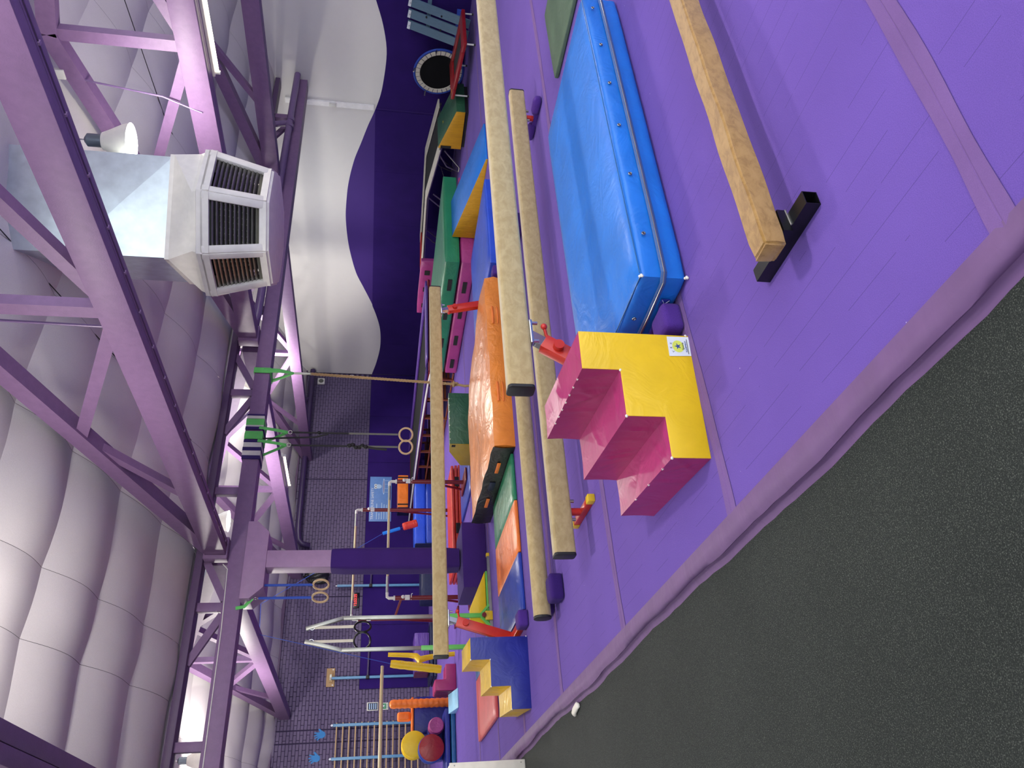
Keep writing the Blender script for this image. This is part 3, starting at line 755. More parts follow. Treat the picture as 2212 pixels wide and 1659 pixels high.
# ================================================================== BIG BLUE CRASH MAT
t = thing('crash_mat', 'large sky blue crash mat with zip and brass eyelets under the high beam', 'crash mat', (2.66, 2.88, 0))
soft('mat_cover', 0, 2.68, 0, 1.25, 0, .27, BLUE, t, .012, .03, .0016, 13, 9)
ZIP = plain('zip_tape', (66,98,150), .6)
tube('zip', [(2.66,-.019,.135), (2.2,-.024,.135), (1.3,-.026,.135), (.4,-.024,.135), (.03,-.012,.135), (-.01,.03,.135), (-.024,.3,.135), (-.025,.8,.135), (-.012,1.22,.135)], .017, ZIP, t, 8, .35)
tube('zip_teeth', [(2.66,-.024,.135), (1.3,-.031,.135), (.4,-.029,.135), (.03,-.017,.135), (-.016,.03,.135), (-.029,.3,.135), (-.03,.8,.135)], .004, STEEL, t, 6)
for x in (.3, .78, 1.22, 1.64, 2.06, 2.5): ring('eyelet', (x, -.021, .205), .009, .0035, STEEL, t, 'y', 14, 6); tube('eyelet_hole', [(x, -.0185, .205), (x, -.0215, .205)], .006, BLKR, t, 8)
ring('eyelet', (-.019, .33, .205), .009, .0035, STEEL, t, 'x', 14, 6)
for y in (.18, .62):
    box('handle_patch', -.027, -.021, y-.035, y+.035, .055, .105, NAVY, t, .002)
    for s in (-1, 1): tube('stitch', [(-.028, y-.03, .08-s*.02), (-.028, y+.03, .08+s*.02)], .0012, PAPER, t, 5)
tube('handle', [(-.026,.2,.08), (-.05,.28,.085), (-.062,.4,.086), (-.05,.52,.085), (-.026,.6,.08)], .02, NAVY, t, 8, .25)
for (x, y, z) in ((.006,.006,.262), (.004,.0,.012)):
    for k in range(3): ball('corner_tuft', (x+.006*math.sin(k*2), y-.004*k, z+.006*math.cos(k*2)), .008, TUFT, t)
tube('piping', [(2.66,.002,.266), (1.3,-.004,.271), (.03,.004,.266)], .0035, TBLUE, t, 6)
tube('piping', [(.012,.012,.262), (-.004,.6,.268), (.006,1.23,.262)], .0035, TBLUE, t, 6)
tag(soft('landing_mat', 6.47, 7.54, 2.9, 4.32, .001, .05, OLV, None, .003, .015, .004, 7, 2), 'olive green landing mat lying flat behind the crash mat', 'mat')
# ================================================================== ORANGE MAT
t = thing('crash_mat', 'thick orange crash mat with a black end panel, beyond the low beams', 'crash mat', (4.4, 7.8, 0))
bm = bmesh.new(); nx, ny = 26, 18; W_, D_, Hh = 2.6, 2.2, .28
top = []
for i in range(nx+1):
    row = []
    for j in range(ny+1):
        x, y = W_*i/nx, D_*j/ny; e = min(1, min(i, nx-i)/2.)*min(1, min(j, ny-j)/2.)
        z = Hh - .03*(1-e) + .012*math.sin(x*2.3+1)*math.sin(y*3) + .006*math.sin(x*9+y*7)
        z -= .10*max(0, (x-1.5)/1.1)**1.5*max(0, (y-.5)/1.7)       # slumped far corner
        yy = y - (.12*max(0, (x-1.9)/.7) if j == ny else 0)
        row.append(bm.verts.new((x, yy, z)))
    top.append(row)
for i in range(nx):
    for j in range(ny): bm.faces.new((top[i][j], top[i+1][j], top[i+1][j+1], top[i][j+1]))
border = [top[i][0] for i in range(nx+1)]+[top[nx][j] for j in range(1, ny+1)]+[top[i][ny] for i in range(nx-1, -1, -1)]+[top[0][j] for j in range(ny-1, 0, -1)]
mid = [bm.verts.new((v.co.x+(.02 if v.co.x > 1.3 else 0)*(v.co.x > W_-.01), v.co.y-(.022 if v.co.y < .01 else 0)+.006*math.sin(v.co.x*11), v.co.z*.5)) for v in border]
bot = [bm.verts.new((v.co.x, v.co.y, 0)) for v in border]
for A, B in ((border, mid), (mid, bot)):
    for k in range(len(A)): bm.faces.new((A[k], A[(k+1) % len(A)], B[(k+1) % len(A)], B[k]))
bm.faces.new(bot); fin('mat_cover', bm, ORA, t, .9)
bm = bmesh.new(); cols = []
for j in range(13):
    y = .01+2.18*j/12; zt = .262+.008*math.sin(j*1.7)
    cols.append([bm.verts.new((-.012-.012*math.sin(k*math.pi/3)-.004*math.sin(j*2+k), y, .004+zt*k/3)) for k in range(4)])
for p, q in zip(cols, cols[1:]):
    for k in range(3): bm.faces.new((p[k], p[k+1], q[k+1], q[k]))
fin('end_panel', bm, BLKV, t, 1)
for y in (.5, 1.5): box('handle', -.042, -.03, y-.13, y+.13, .12, .165, ORA2, t, .004)
box('worn_patch', -.034, -.026, .9, 1.12, .11, .185, DNAVY, t, .003)
for x in (.75, 1.95):
    tube('handle', [(x-.14,-.03,.17), (x-.08,-.05,.172), (x+.08,-.05,.172), (x+.14,-.03,.17)], .014, ORA2, t, 8, .35)
    tube('handle', [(x-.14,-.03,.11), (x-.08,-.05,.108), (x+.08,-.05,.108), (x+.14,-.03,.11)], .008, ORA2, t, 8, .35)
# ================================================================== PANEL MATS
def panelmat(name, label, panels, y0, y1, z0, th, rz=0, loc=(0,0,0)):
    t = thing(name, label, 'folding mat', loc, rz)
    for i, (a, b, m) in enumerate(panels): soft('mat_panel', a+.002, b-.002, y0, y1, z0, z0+th, m, t, .004, .012, .002, 6, i)
    return t
panelmat('panel_mat', 'folding panel mat with green, orange and blue sections laid flat', [(2.5,3.14,MBLUE), (3.14,3.77,ORA2), (3.77,4.375,GRN)], 7.93, 9.45, 0, .045)
panelmat('panel_mat', 'folding panel mat with a coral red end laid flat behind the navy steps', [(1.86,2.7,RED2)], 10.16, 11.95, 0, .045)
soft('mat_panel', 2.702, 3.01, 10.5, 11.95, 0, .045, TBLUE, bpy.data.objects['panel_mat.001'], .004, .012, .002, 6, 3)
t = thing('panel_mat', 'yellow mat standing on edge above a green strip behind the ring frame', 'folding mat', (0, 10.40, 0))
prism('mat_panel', [(3.02,.055), (3.84,.055), (3.3,.29), (3.02,.29)], .0, .065, 'y', YEL, t, .012)
box('green_strip', 3.02, 3.84, .0, .065, .0, .05, GRNP, t, .01)
tag(soft('landing_mat', 5.76, 7.02, 11.68, 13.1, 0, .045, MBLUE, None, .003, .015, .003, 6, 1), 'mid blue landing mat flat on the floor behind the orange mat', 'mat')
t = thing('panel_mat', 'folded bright red panel mat with black hook tabs below the uneven bars', 'folding mat', (0,0,0))
for k in range(3): soft('mat_panel', 4.95, 7.02, 13.22+.02*k, 14.15, .002+k*.066, .064+k*.066, RED, t, .005, .018, .003, 7, k)
for x in (5.6, 6.55): box('hook_tab', x, x+.2, 13.205, 13.215, .05, .13, TAPEK, t)
# ---- flat royal blue mat and pink / green stack
tag(soft('landing_mat', 7.46, 9.2, 7.97, 9.82, 0, .12, RBLUE, None, .006, .02, .004, 8, 5), 'royal blue landing mat lying flat behind the high beam', 'mat')
def hookmat(label, z0, z1, m, loc, L, D, rows):
    t = thing('landing_mat', label, 'mat', loc)
    soft('mat_cover', 0, L, 0, D, z0, z1, m, t, .01, .03, .005, 9, int(z0*100))
    tube('piping', [(.02,-.004,z0+.02), (L-.02,-.004,z0+.02)], .006, m, t, 6)
    for y in rows: box('hook_tab', -.019, -.011, y, y+.3, z0+.1, z0+.175, TAPEK, t)
    return t
hookmat('pink landing mat with black hook tabs under the green mat', 0, .258, MAG, (9.28, 9.96, 0), 2.2, 3.42, (.5, 1.25, 2.1, 2.9))
hookmat('glossy green landing mat stacked on the pink mat', .275, .55, GRN, (9.28, 9.96, 0), 2.2, 3.4, (.45, 1.3, 2.2))
# blue and yellow incline
t = thing('incline_wedge', 'blue topped incline wedge with a gold side', 'incline wedge', (9.86, 8.15, 0))
prof = [(0,.03), (0,0), (1.78,0), (1.78,.41)]
prism('wedge_cover', prof, .012, .9, 'x', BLUE, t, .008)
prism('side_panel', prof, 0, .0118, 'x', GOLD, t, .003)
# green box with yellow end
t = thing('foam_trapezoid', 'dark green foam trapezoid with a mustard end, beside the hanging rope', 'foam block', (6.13, 10.85, 0))
prof = [(0,0), (0,.455), (.25,.44), (.72,.21), (.72,0)]
prism('cover', prof, .012, 1.0, 'x', DGRN, t, .012)
prism('end_panel', prof, 0, .0118, 'x', vinyl('mustard_vinyl', (160,136,24), .4, .2), t, .003)
box('hook_tab', -.006, -.0005, .02, .08, .36, .42, TAPEK, t)
for k in range(7): ball('corner_tuft', (.1+.13*k, .002, .445), .007, TUFT, t, (1.5,1,1))
# ================================================================== TRAMPOLINES
t = thing('tumble_track', 'long low trampoline track with lilac edge pads and rust red frame', 'trampoline', (9.45, 13.6, 0))
LT, WT, HT = 8.2, 2.7, .6
box('bed', .3, WT-.3, .25, LT-.25, HT-.03, HT-.022, NETBLK, t)
for x in (.06, WT-.06):
    tube('frame_rail', [(x,.05,HT-.05), (x,LT-.05,HT-.05)], .03, DREDP, t, 10)
for y in (.05, LT-.05): tube('frame_rail', [(.06,y,HT-.05), (WT-.06,y,HT-.05)], .03, DREDP, t, 10)
tube('white_edge', [(.0,.0,.47), (.02,.12,.53), (.03,.5,.555), (.0,2,.59), (.0,5,.61), (.0,LT,.62)], .022, WHT, t, 10)
soft('edge_pad', .03, .3, .1, LT-.1, HT-.022, HT+.02, PADP, t, .006, .015, .004, 12, 1)
soft('edge_pad', WT-.32, WT-.02, .1, LT-.1, HT-.02, HT+.035, PURV, t, .006, .015, .006, 12, 2)
soft('edge_pad', .32, WT-.34, -.1, .3, HT-.02, HT+.03, PURV, t, .006, .015, .006, 8, 3)
for k in range(10):
    y = .35+k*.82
    for x in (.06, WT-.06): obar('leg', (x,y,.0), (x,y,HT-.05), .05, .05, WOODD, t)
    obar('cross_strut', (.06,y,.12), (WT-.06,y,.12), .05, .05, WOODD, t)
for x in (.06,): 
    for z in (.03, .3): tube('side_rail', [(x,.1,z), (x,LT-.1,z)], .02, WOODD, t, 8)
for k in range(46): 
    y = .4+k*.165; tube('spring', [(.1,y,HT-.04), (.3,y,HT-.03)], .008, CHR, t, 6)
# double mini trampoline
t = thing('double_mini_trampoline', 'double mini trampoline with white edge pads and chrome legs by the wave wall', 'trampoline', (13.3, 10.85, 0))
sec = [(0,.48), (1.4,.68), (3.4,.64), (4.3,.63)]
def strip(name, x0, x1, m, dz, th=.03):
    bm = bmesh.new(); rows = []
    for y, z in sec: rows.append([bm.verts.new((x0,y,z+dz)), bm.verts.new((x1,y,z+dz)), bm.verts.new((x1,y,z+dz+th)), bm.verts.new((x0,y,z+dz+th))])
    for p, q in zip(rows, rows[1:]):
        for k in range(4): bm.faces.new((p[k], p[(k+1) % 4], q[(k+1) % 4], q[k]))
    bm.faces.new(rows[0]); bm.faces.new(rows[-1]); return fin(name, bm, m, t, .3)
strip('edge_pad', 0, .28, CREAM, 0); strip('edge_pad', 1.45, 1.75, CREAM, 0); strip('bed', .32, 1.42, NETBLK, -.02, .008)
for x in (.15, 1.6): tube('frame_rail', [(x, y, z-.03) for y, z in sec], .025, STEEL, t, 8)
soft('end_pad', .3, 1.45, 3.9, 4.3, .62, .66, RED, t, .005, .015)
for y, z in ((.25,.48), (1.5,.63), (4.1,.58)):
    for x in (.15, 1.6):
        tube('leg', [(x,y,z), (x,y+.3,.3), (x,y+.42,.03), (x,y+.3,.02), (x,y-.12,z-.1)], .016, STEEL, t, 8)
tag(t, group='trampolines')
for k in range(14): tube('chain_link', [(.15, .6+.045*k, .42-.015*k), (.16, .63+.045*k, .41-.015*k)], .006, STEEL, t, 5)
# pink mat stood on edge behind
t = thing('landing_mat', 'magenta folding mat standing on edge behind the double mini trampoline', 'mat', (12.4, 13.35, 0))
soft('mat_cover', 0, .12, .0, 1.9, .0, .74, MAG, t, .008, .02, .004)
for y in (.3, .9, 1.5): box('hook_tab', -.016, -.008, y, y+.15, .52, .64, TAPEK, t)
# green trapezoid wedge by the wall
t = thing('incline_wedge', 'green incline wedge with a mustard yellow side by the wave wall', 'incline wedge', (13.6, 10.02, .0))
prof = [(0,.07), (.92,.07), (.93,.55), (0,.25)]
box('base_board', .05, .9, .03, .9, 0, .068, BLKR, t)
prism('wedge_cover', prof, .012, .95, 'x', DGRN, t, .008); prism('side_panel', prof, 0, .0118, 'x', GOLD, t, .003)
box('strap', -.01, -.001, .86, .92, .28, .5, TAPEK, t); ring('handle_ring', (.5,.7,.455), .06, .008, YELP, t, 'z', 16, 6)
t.location = (13.2, 9.78, 0)
# red mini trampoline frame
t = thing('mini_trampoline', 'red padded square mini trampoline with white legs', 'trampoline', (13.5, 8.45, 0), group='trampolines')
zz = (.2, .3)
def tz(y): return .17+.1*y
for (a, b, c, d) in ((0,1.15,0,.22), (0,1.15,1.05,1.27), (0,.2,.22,1.05), (.95,1.15,.22,1.05)):
    bm = bmesh.new(); bbox(bm, a, b, c, d, 0, .07, .015)
    for v in bm.verts: v.co.z += tz(v.co.y)
    fin('frame_pad', bm, DRED, t)
bm = bmesh.new(); bbox(bm, .2, .95, .22, 1.05, .02, .025)
for v in bm.verts: v.co.z += tz(v.co.y)
fin('bed', bm, NETBLK, t)
polyplate('yellow_star', [((.06 if k % 2 == 0 else .025)*math.cos(R(36*k))+.1, (.06 if k % 2 == 0 else .025)*math.sin(R(36*k))+.1) for k in range(10)], .003, YELP, t, Matrix.Translation((0, 1.06, tz(1.16)+.071)))
for (x, y) in ((.06,.06), (1.09,.06), (.06,1.2), (1.09,1.2)):
    tube('leg', [(x,y,0.03), (x,y,tz(y)+.02)], .016, WHT, t, 8); tube('rubber_foot', [(x,y,0), (x,y,.035)], .022, BLKR, t, 10)
# round blue mini trampoline leaning on the wall
t = thing('mini_trampoline', 'round blue rimmed mini trampoline leaning on the wall', 'trampoline', (15.0, 10.12, 0), group='trampolines')
rr = .53; zc = .55
def lean(v): return (v[0]+(zc-v[2])*.12-.02, v[1], v[2])
o = ring('rim', (0,0,zc), rr, .026, STRAPB, t, 'x', 40, 8)
b_ = lathe('bed', [(.001,.0), (.41,.0), (.41,.006), (.001,.006)], NETBLK, t, 36, (-.02,0,zc), 'x')
cr = lathe('spring_cover', [(.41,.0), (.42,-.012), (.5,-.012), (.505,.0)], CREAM, t, 36, (-.02,0,zc), 'x', False)
for k in range(28):
    a = 2*math.pi*k/28; tube('spring', [(-.03, .42*math.cos(a), zc+.42*math.sin(a)), (-.03, .51*math.cos(a), zc+.51*math.sin(a))], .008, CHR, t, 5)
for a in (30, 100, 170, 240, 310): tube('leg_stub', [(-.02, rr*math.cos(R(a)), zc+rr*math.sin(R(a))), (-.16, (rr+.03)*math.cos(R(a)), zc+(rr+.03)*math.sin(R(a)))], .014, STEEL, t, 8)
for o in t.children:
    for v in o.data.vertices: v.co = lean(v.co)
# springboard leaning on the wall
t = thing('springboard', 'blue grey slatted springboard leaning on the purple wall', 'springboard', (14.7, 8.62, 0))
for k in range(3):
    y = .05+k*.245
    bm = bmesh.new(); obar_bm(bm, (.1,y+.18,.03), (.43,y+.02,1.27), .18, .03, roll=(1,0,0)); fin('plank', bm, GREYB, t)
    bm = bmesh.new(); obar_bm(bm, (.405,y+.03,1.215), (.42,y+.023,1.27), .16, .008, roll=(1,0,0))
    for v in bm.verts: v.co.x -= .022
    tgl = fin('plank_label', bm, PAPER, t)
    text('label_print', 'II', .05, INK, tgl, facing((.372, y+.025, 1.235), -1, 0) @ Matrix.Rotation(R(90), 4, 'Z'), .001)
obar('cross_brace', (.2,0,.25), (.2,.75,.25), .04, .1, STRAPB, t); obar('cross_brace', (.38,-.05,.85), (.38,.62,.85), .04, .08, GREYB, t)
for (y, z) in ((.3,.9), (.2,.6), (.5,.6)): tube('rubber_stop', [(.33-(.9-z)*.25,y,z), (.29-(.9-z)*.25,y,z)], .018, BLKR, t, 10)
# ================================================================== HANGING GEAR
def lashing(t, x, w, m, sag_=0, h=.31):
    """band wrapped round the girder's lower chord"""
    for (y0, y1, z0, z1) in ((-.168, .168, -.012, 0), (-.168, .168, .24, .252), (-.168, -.15, -.012, .252), (.15, .168, -.012, .252)):
        box('girder_wrap', x-w/2, x+w/2, y0, y1, z0, z1, m, t)
GZ = 3.38
t = thing('gym_rings', 'pair of wooden gym rings on black straps hung from wrapped girder', 'gym rings', (6.15, YG, 0), group='hanging gym rings')
for i, (x, w, m) in enumerate(((-.34,.06,WRAPP), (-.27,.08,WRAPW), (-.2,.06,WRAPP), (-.12,.09,WRAPW), (-.06,.05,WRAPP), (.04,.08,STRAPG), (.1,.03,STRAPG), (.0,.04,STRAPG), (.17,.05,WRAPP), (.22,.06,WRAPW), (.26,.07,STRAPG), (.31,.05,STRAPG), (.37,.05,WRAPW), (.41,.03,WRAPP))):
    e = thing
    bm = bmesh.new()
    gr = .012+.002*(i % 3)
    for (y0, y1, z0, z1) in ((-.152-gr, .152+gr, GZ-gr, GZ), (-.152-gr, .152+gr, GZ+.24, GZ+.24+gr), (-.152-gr, -.152, GZ, GZ+.24), (.152, .152+gr, GZ, GZ+.24)):
        bbox(bm, x-w/2, x+w/2, y0, y1, z0, z1)
    fin('girder_wrap', bm, m, t)
for (x, zr, kn) in ((.12, 1.16, False), (-.11, 1.16, True)):
    sg = .16 if x > 0 else .02
    tube('sling', [(x+.06,-.17,GZ+.05), (x+.03,-.15,GZ-.2), (x,-.14,GZ-.38)], .026, STRAPG, t, 8, .25)
    tube('sling', [(x-.06,.1,GZ), (x-.02,-.05,GZ-.25), (x,-.14,GZ-.38)], .026, STRAPG, t, 8, .25)
    ring('shackle', (x,-.14,GZ-.42), .03, .005, STEEL, t, 'y', 16, 6)
    tube('strap', [(x,-.14,GZ-.45), (x,-.14,zr+.9)], .016, STRAPK, t, 8, .5)
    tube('strap', [(x,-.14,zr+.9), (x,-.14,zr+.13)], .017, STRAPO, t, 8, .2)
    if kn:
        for k in range(6): ball('strap_knot', (x+.02*math.sin(k*2), -.14-.02*math.cos(k), zr+.88-.05*k), .034, STRAPK, t, (1,1,1.2))
        tube('strap_tail', [(x-.02,-.15,zr+.6), (x-.05,-.16,zr+.45), (x-.06,-.16,zr+.3)], .02, STRAPK, t, 8, .25)
    else:
        tube('strap_tail', [(x-.1,-.1,GZ-.02), (x-.1,-.14,GZ-.4), (x-.08,-.14,GZ-.8), (x-.02,-.14,GZ-1.0)], .016, STRAPK, t, 8, .4)
        ball('strap_knot', (x,-.14,GZ-.86), .03, STRAPK, t)
    ring('ring', (x,-.14,zr), .105, .0155, WOODL, t, 'y', 36, 10, tilt=-30)
t = thing('gym_rings', 'pair of wooden gym rings on blue straps left of the column', 'gym rings', (3.69, YG, 0), group='hanging gym rings')
for x, zt in ((.1, 3.06), (-.08, 3.1)):
    if x < 0:
        tube('sling', [(x-.12,-.16,GZ+.05), (x-.1,-.16,GZ-.06), (x,-.2,zt+.12)], .024, STRAPG, t, 8, .25)
    else: tube('sling', [(x,-.15,GZ-.01), (x,-.17,zt+.12)], .02, STRAPG, t, 8, .3)
    ring('shackle', (x,-.2,zt+.08), .035, .007, CHR, t, 'x', 14, 6)
    tube('strap', [(x,-.2,zt+.04), (x,-.2,2.43)], .018, STRAPB, t, 8, .25 if x < 0 else 1)
    ring('ring', (x,-.2,2.32), .105, .0155, WOODL, t, 'x', 36, 10, tilt=20)
t = thing('climbing_rope', 'thick manila climbing rope hung from a green sling on the girder', 'rope', (7.42, YG, 0))
bm = bmesh.new()
for (y0, y1, z0, z1) in ((-.165,.165,GZ-.012,GZ), (-.165,.165,GZ+.24,GZ+.252), (-.165,-.152,GZ,GZ+.24), (.152,.165,GZ,GZ+.24)): bbox(bm, -.05, .05, y0, y1, z0, z1)
fin('girder_wrap', bm, STRAPG, t)
tube('sling', [(.0,-.16,GZ+.1), (.0,-.16,GZ-.15), (.0,-.1,GZ-.38)], [.045,.04,.02], STRAPG, t, 8, .3)
tube('sling', [(.0,.15,GZ), (.0,.02,GZ-.2), (.0,-.1,GZ-.38)], [.04,.035,.02], STRAPG, t, 8, .3)
tube('rope_ferrule', [(0,-.1,GZ-.38), (0,-.1,GZ-.66)], .02, STEEL, t, 10)
def ropepath(z): u = (2.75-z)/2.5; return Vector((-.12*u, -.1, z))
for s in range(3):
    pts = [ropepath(2.74-.02*k)+Vector((.0125*math.cos(k*.8+s*2.094), .0125*math.sin(k*.8+s*2.094), 0)) for k in range(0, 122)]
    tube('rope_strand', pts, .013, ROPE, t, 6)
ring('rope_knot', (-.115,-.1,.36), .035, .02, ROPE, t, 'z', 14, 8); ring('rope_knot', (-.115,-.1,.32), .03, .02, ROPE, t, 'x', 14, 8)
tube('rope_tail', [(-.12,-.1,.3), (-.16,-.12,.18), (-.2,-.2,.05), (-.15,-.35,.03)], .022, ROPE, t, 8)
# ================================================================== BARS
def bar_set(label, Y, x0, x1, z, mat, seed):
    t = thing('uneven_bar', label, 'gymnastic bar', (0, Y, 0), group='uneven bars')
    tube('wooden_bar', [(x0+.06,0,z), (x1-.06,0,z)], .021, BARW, t, 12)
    for x, s in ((x0, 1), (x1, -1)):
        tube('bar_sleeve', [(x+s*.08,0,z), (x+s*.36,0,z)], .024, STEEL, t, 12)
        tube('bar_elbow', [(x+s*.09,0,z), (x+s*.02,0,z), (x,0,z-.03), (x,0,z-.11)], .026, WARMW, t, 10)
        tube('collar', [(x,0,z-.1), (x,0,z-.125)], .04, WHT, t, 12)
        tube('upright', [(x,0,.05), (x,0,z-.11)], .036, mat, t, 14)
        ball('lock_knob', (x,-.06,z-.25), .03, WHT, t); box('lock_block', x-.035, x+.035, -.05, .0, z-.36, z-.28, WHT, t, .005)
        zb_ = .054 if (x > 5 and Y < 13) else .001
        box('base_plate', x-.12, x+.12, -.35, .35, zb_, zb_+.03, mat, t, .01)
        obar('brace', (x,0,z-.65), (x,-.0+.3,.06), .03, .03, mat, t)
    return t
b1 = bar_set('lower rail of the uneven bars on dark red posts in front', 12.3, 4.1, 6.18, 1.375, DREDP, 1)
for x in (4.1, 6.18): text('maker_mark', 'JF', .12, WHT, b1, facing((x, -.038, 1.02), -.56, -.83) @ Matrix.Rotation(R(90), 4, 'Z'), .001)
obar('spreader', (4.1,.03,1.15), (4.1,1.0,1.22), .03, .03, DREDP, b1)
bar_set('higher rail of the uneven bars on dark red posts behind', 14.62, 4.48, 6.70, 1.985, DREDP, 2)
# child's ring frame
t = thing('ring_frame', 'small green and silver ring frame with white straps and black rings', 'ring frame', (0, 10.28, 0))
obar('base_rail', (2.98,0,.02), (4.02,0,.02), .045, .04, STEEL, t); box('rail_cap', 4.0, 4.05, -.028, .028, 0, .045, YELP, t, .004)
obar('base_rail', (2.74,-.0,.02), (3.0,-.0,.02), .04, .04, GRNP, t)
box('foot_bracket', 3.1, 3.22, -.045, -.02, 0, .1, YELP, t, .004); tube('lock_knob', [(3.16,-.045,.12), (3.16,-.08,.12)], .03, DREDP, t, 12)
for (x, y, zg, s, xt) in ((3.17, .0, .66, -1, -.13), (2.76, .0, .96, 1, .12)):
    obar('sleeve', (x,y,.04), (x,y,zg), .055, .055, GRNP, t, bev=.004)
    if s < 0:
        for q in (-1, 1): obar('gusset', (x,y,.17), (x+q*.14,y,.04), .05, .03, GRNP, t)
    obar('upright', (x,y,zg-.02), (x,y,1.99), .045, .045, STEEL, t, bev=.003)
    obar('neck', (x,y,1.97), (x+xt,y,2.44), .045, .05, STEEL, t, bev=.004)
    xr = x+xt*.92
    ring('shackle', (xr,y-.01,2.36), .03, .006, CHR, t, 'y', 14, 6)
    tube('strap', [(xr,y-.01,2.34), (xr+.005,y-.01,1.83)], .019, CREAM, t, 8, .3)
    ring('ring', (xr,y-.01,1.72), .105, .013, BLKP, t, 'y' if s > 0 else 'x', 30, 8, tilt=(-20 if s > 0 else -55))
# wooden rails of the parallel bars at the left edge
t = thing('parallel_bars', 'pair of wooden parallel bar rails entering at the left edge', 'parallel bars', (0, 13.5, 0))
for y in (-.1, .42):
    tube('rail', [(-1.3,y,1.41), (3.32,y,1.41)], .026, BARW if y < 0 else GOLD, t, 12, 1.3)
    for x in (-1.0, 1.35):
        tube('upright', [(x,y,.06), (x,y,1.4)], .03, STEEL, t, 12); box('base', x-.1, x+.1, y-.12, y+.12, 0.001, .06, STEEL, t, .01)
# ================================================================== BRICK WALL FITTINGS
t = thing('wall_bars', 'wooden rung wall bars with pale blue uprights on the brick wall', 'wall bars', (0, YW-.14, 0))
for x in (2.4, 3.2, 4.0):
    box('upright', x-.035, x+.035, -.03, .05, 0, 2.52, BLUP, t, .004); tube('wall_bolt', [(x,-.02,2.55), (x,.1,2.55)], .03, CHR, t, 8)
for k in range(14): tube('rung', [(2.3,0,.32+k*.162), (4.06,0,.32+k*.162)], .019, WOODL, t, 10)
for (x, lab_) in ((5.19, 'pale blue steel wall post below a plywood plate'), (7.74, 'pale blue steel wall post right of the digital clock')):
    t = thing('wall_post', lab_, 'wall post', (x, YW-.12, 0), group='blue steel wall posts')
    box('post', -.032, .032, -.03, .03, 0, 2.62, BLUP, t, .004)
    obar('bracket_arm', (0,0,1.68), (1.0,.02,1.66), .04, .04, PIPED, t); box('clamp', -.045, .045, -.05, .05, 1.63, 1.72, BLKR, t, .006)
    tube('top_stud', [(.0,0,2.62), (.0,0,2.67)], .02, CHR, t, 8)
t = tag(box('plywood_plate', 4.99, 5.47, YW-.05, YW-.013, 2.55, 2.77, PLY, None, .003), 'plywood plate screwed to the brick above the blue post', 'board')
box('rail_block', 5.1, 5.35, YW-.08, YW-.05, 2.6, 2.7, PLY, t, .003); box('bracket', 5.15, 5.3, YW-.1, YW-.08, 2.63, 2.68, STEEL, t)
for x in (5.03, 5.43): tube('screw_cap', [(x, YW-.056, 2.6), (x, YW-.05, 2.6)], .02, WHT, t, 10)
sg = tag(box('safety_sign', 9.76, 11.28, YW-.075, YW-.062, 1.13, 1.80, SIGNB, None, .004), 'light blue trampoline safety sign on the purple wall pads', 'sign')
def sgp(name, pts, m, d=0): return polyplate(name, pts, .001, m, sg, facing((10.52, YW-.0755-d, 1.465), 0, -1))
text('sign_heading', 'TRAMPOLINE SAFETY', .112, PAPER, sg, facing((9.82, YW-.0765, 1.71), 0, -1), .0008, 'LEFT')
for k, w in enumerate((.52, .2, .55, .5, .48, .62)):
    z = .11-.075*k; sgp('sign_line', [(-.69, z-.012), (-.69+w, z-.012), (-.69+w, z+.012), (-.69, z+.012)], SIGNL)
bird = sgp('owl_body', circ(.42, .07, .075, .1), SIGNL)
for x in (.38, .46): polyplate('owl_eye', circ(x, .16, .045, .045), .001, PAPER, bird, facing((10.52, YW-.077, 1.465), 0, -1)); polyplate('owl_pupil', circ(x, .155, .018, .018, 12), .001, INK, bird, facing((10.52, YW-.0785, 1.465), 0, -1))
tr_ = sgp('trampoline_print', circ(.42, -.09, .28, .035), SIGNL); polyplate('trampoline_bed', circ(.42, -.09, .23, .024), .001, plain('print_grey', (140,140,180), .6), tr_, facing((10.52, YW-.077, 1.465), 0, -1))
for x in (.22, .35, .5, .63): sgp('trampoline_leg', [(x-.006,-.26), (x+.006,-.26), (x+.006,-.12), (x-.006,-.12)], SIGNL)
ck = tag(box('digital_clock', 7.12, 7.56, YW-.06, YW-.014, 1.99, 2.17, BLKP, None, .006), 'black digital wall clock with red digits', 'clock')
text('clock_digits', '12:52:25', .105, LEDR, ck, facing((7.34, YW-.0615, 2.09), 0, -1), .001)
sgp2 = box('clock_caption', 7.16, 7.4, YW-.0625, YW-.06, 2.005, 2.02, STRAPO, ck)
for (x, z, k) in ((3.80, 2.83, 0), (3.25, 2.93, 1)):
    HP = [(-.05,-.11), (.04,-.12), (.085,-.06), (.075,.0)]
    hand = []
    base_pts = [(-.06,-.10), (-.02,-.125), (.04,-.12), (.08,-.07), (.15,-.02), (.165,.015), (.14,.025), (.08,.0), (.085,.05), (.115,.13), (.09,.14), (.05,.07), (.04,.16), (.015,.165), (.01,.07), (-.03,.16), (-.055,.15), (-.03,.06), (-.085,.12), (-.105,.1), (-.07,.03), (-.085,-.04)]
    if k: base_pts = [(x_*1.02+.01*y_, y_) for x_, y_ in base_pts]
    o = polyplate('handprint', base_pts, .004, HANDB, None, facing((x, YW-.018, z), 0, -1) @ Matrix.Rotation(R(15-8*k), 4, 'Z'))
    tag(o, 'blue paper handprint on the brick nearer the roof truss' if k == 0 else 'blue paper handprint on the brick at the left edge', 'handprint', 'blue handprints')
n1 = tag(box('wall_notice', 4.35, 4.56, YW-.035, YW-.014, 1.37, 1.67, WHT, None, .002), 'white framed notice printed in columns on the brick wall', 'notice')
box('print', 4.37, 4.54, YW-.037, YW-.035, 1.39, 1.64, INK, n1)
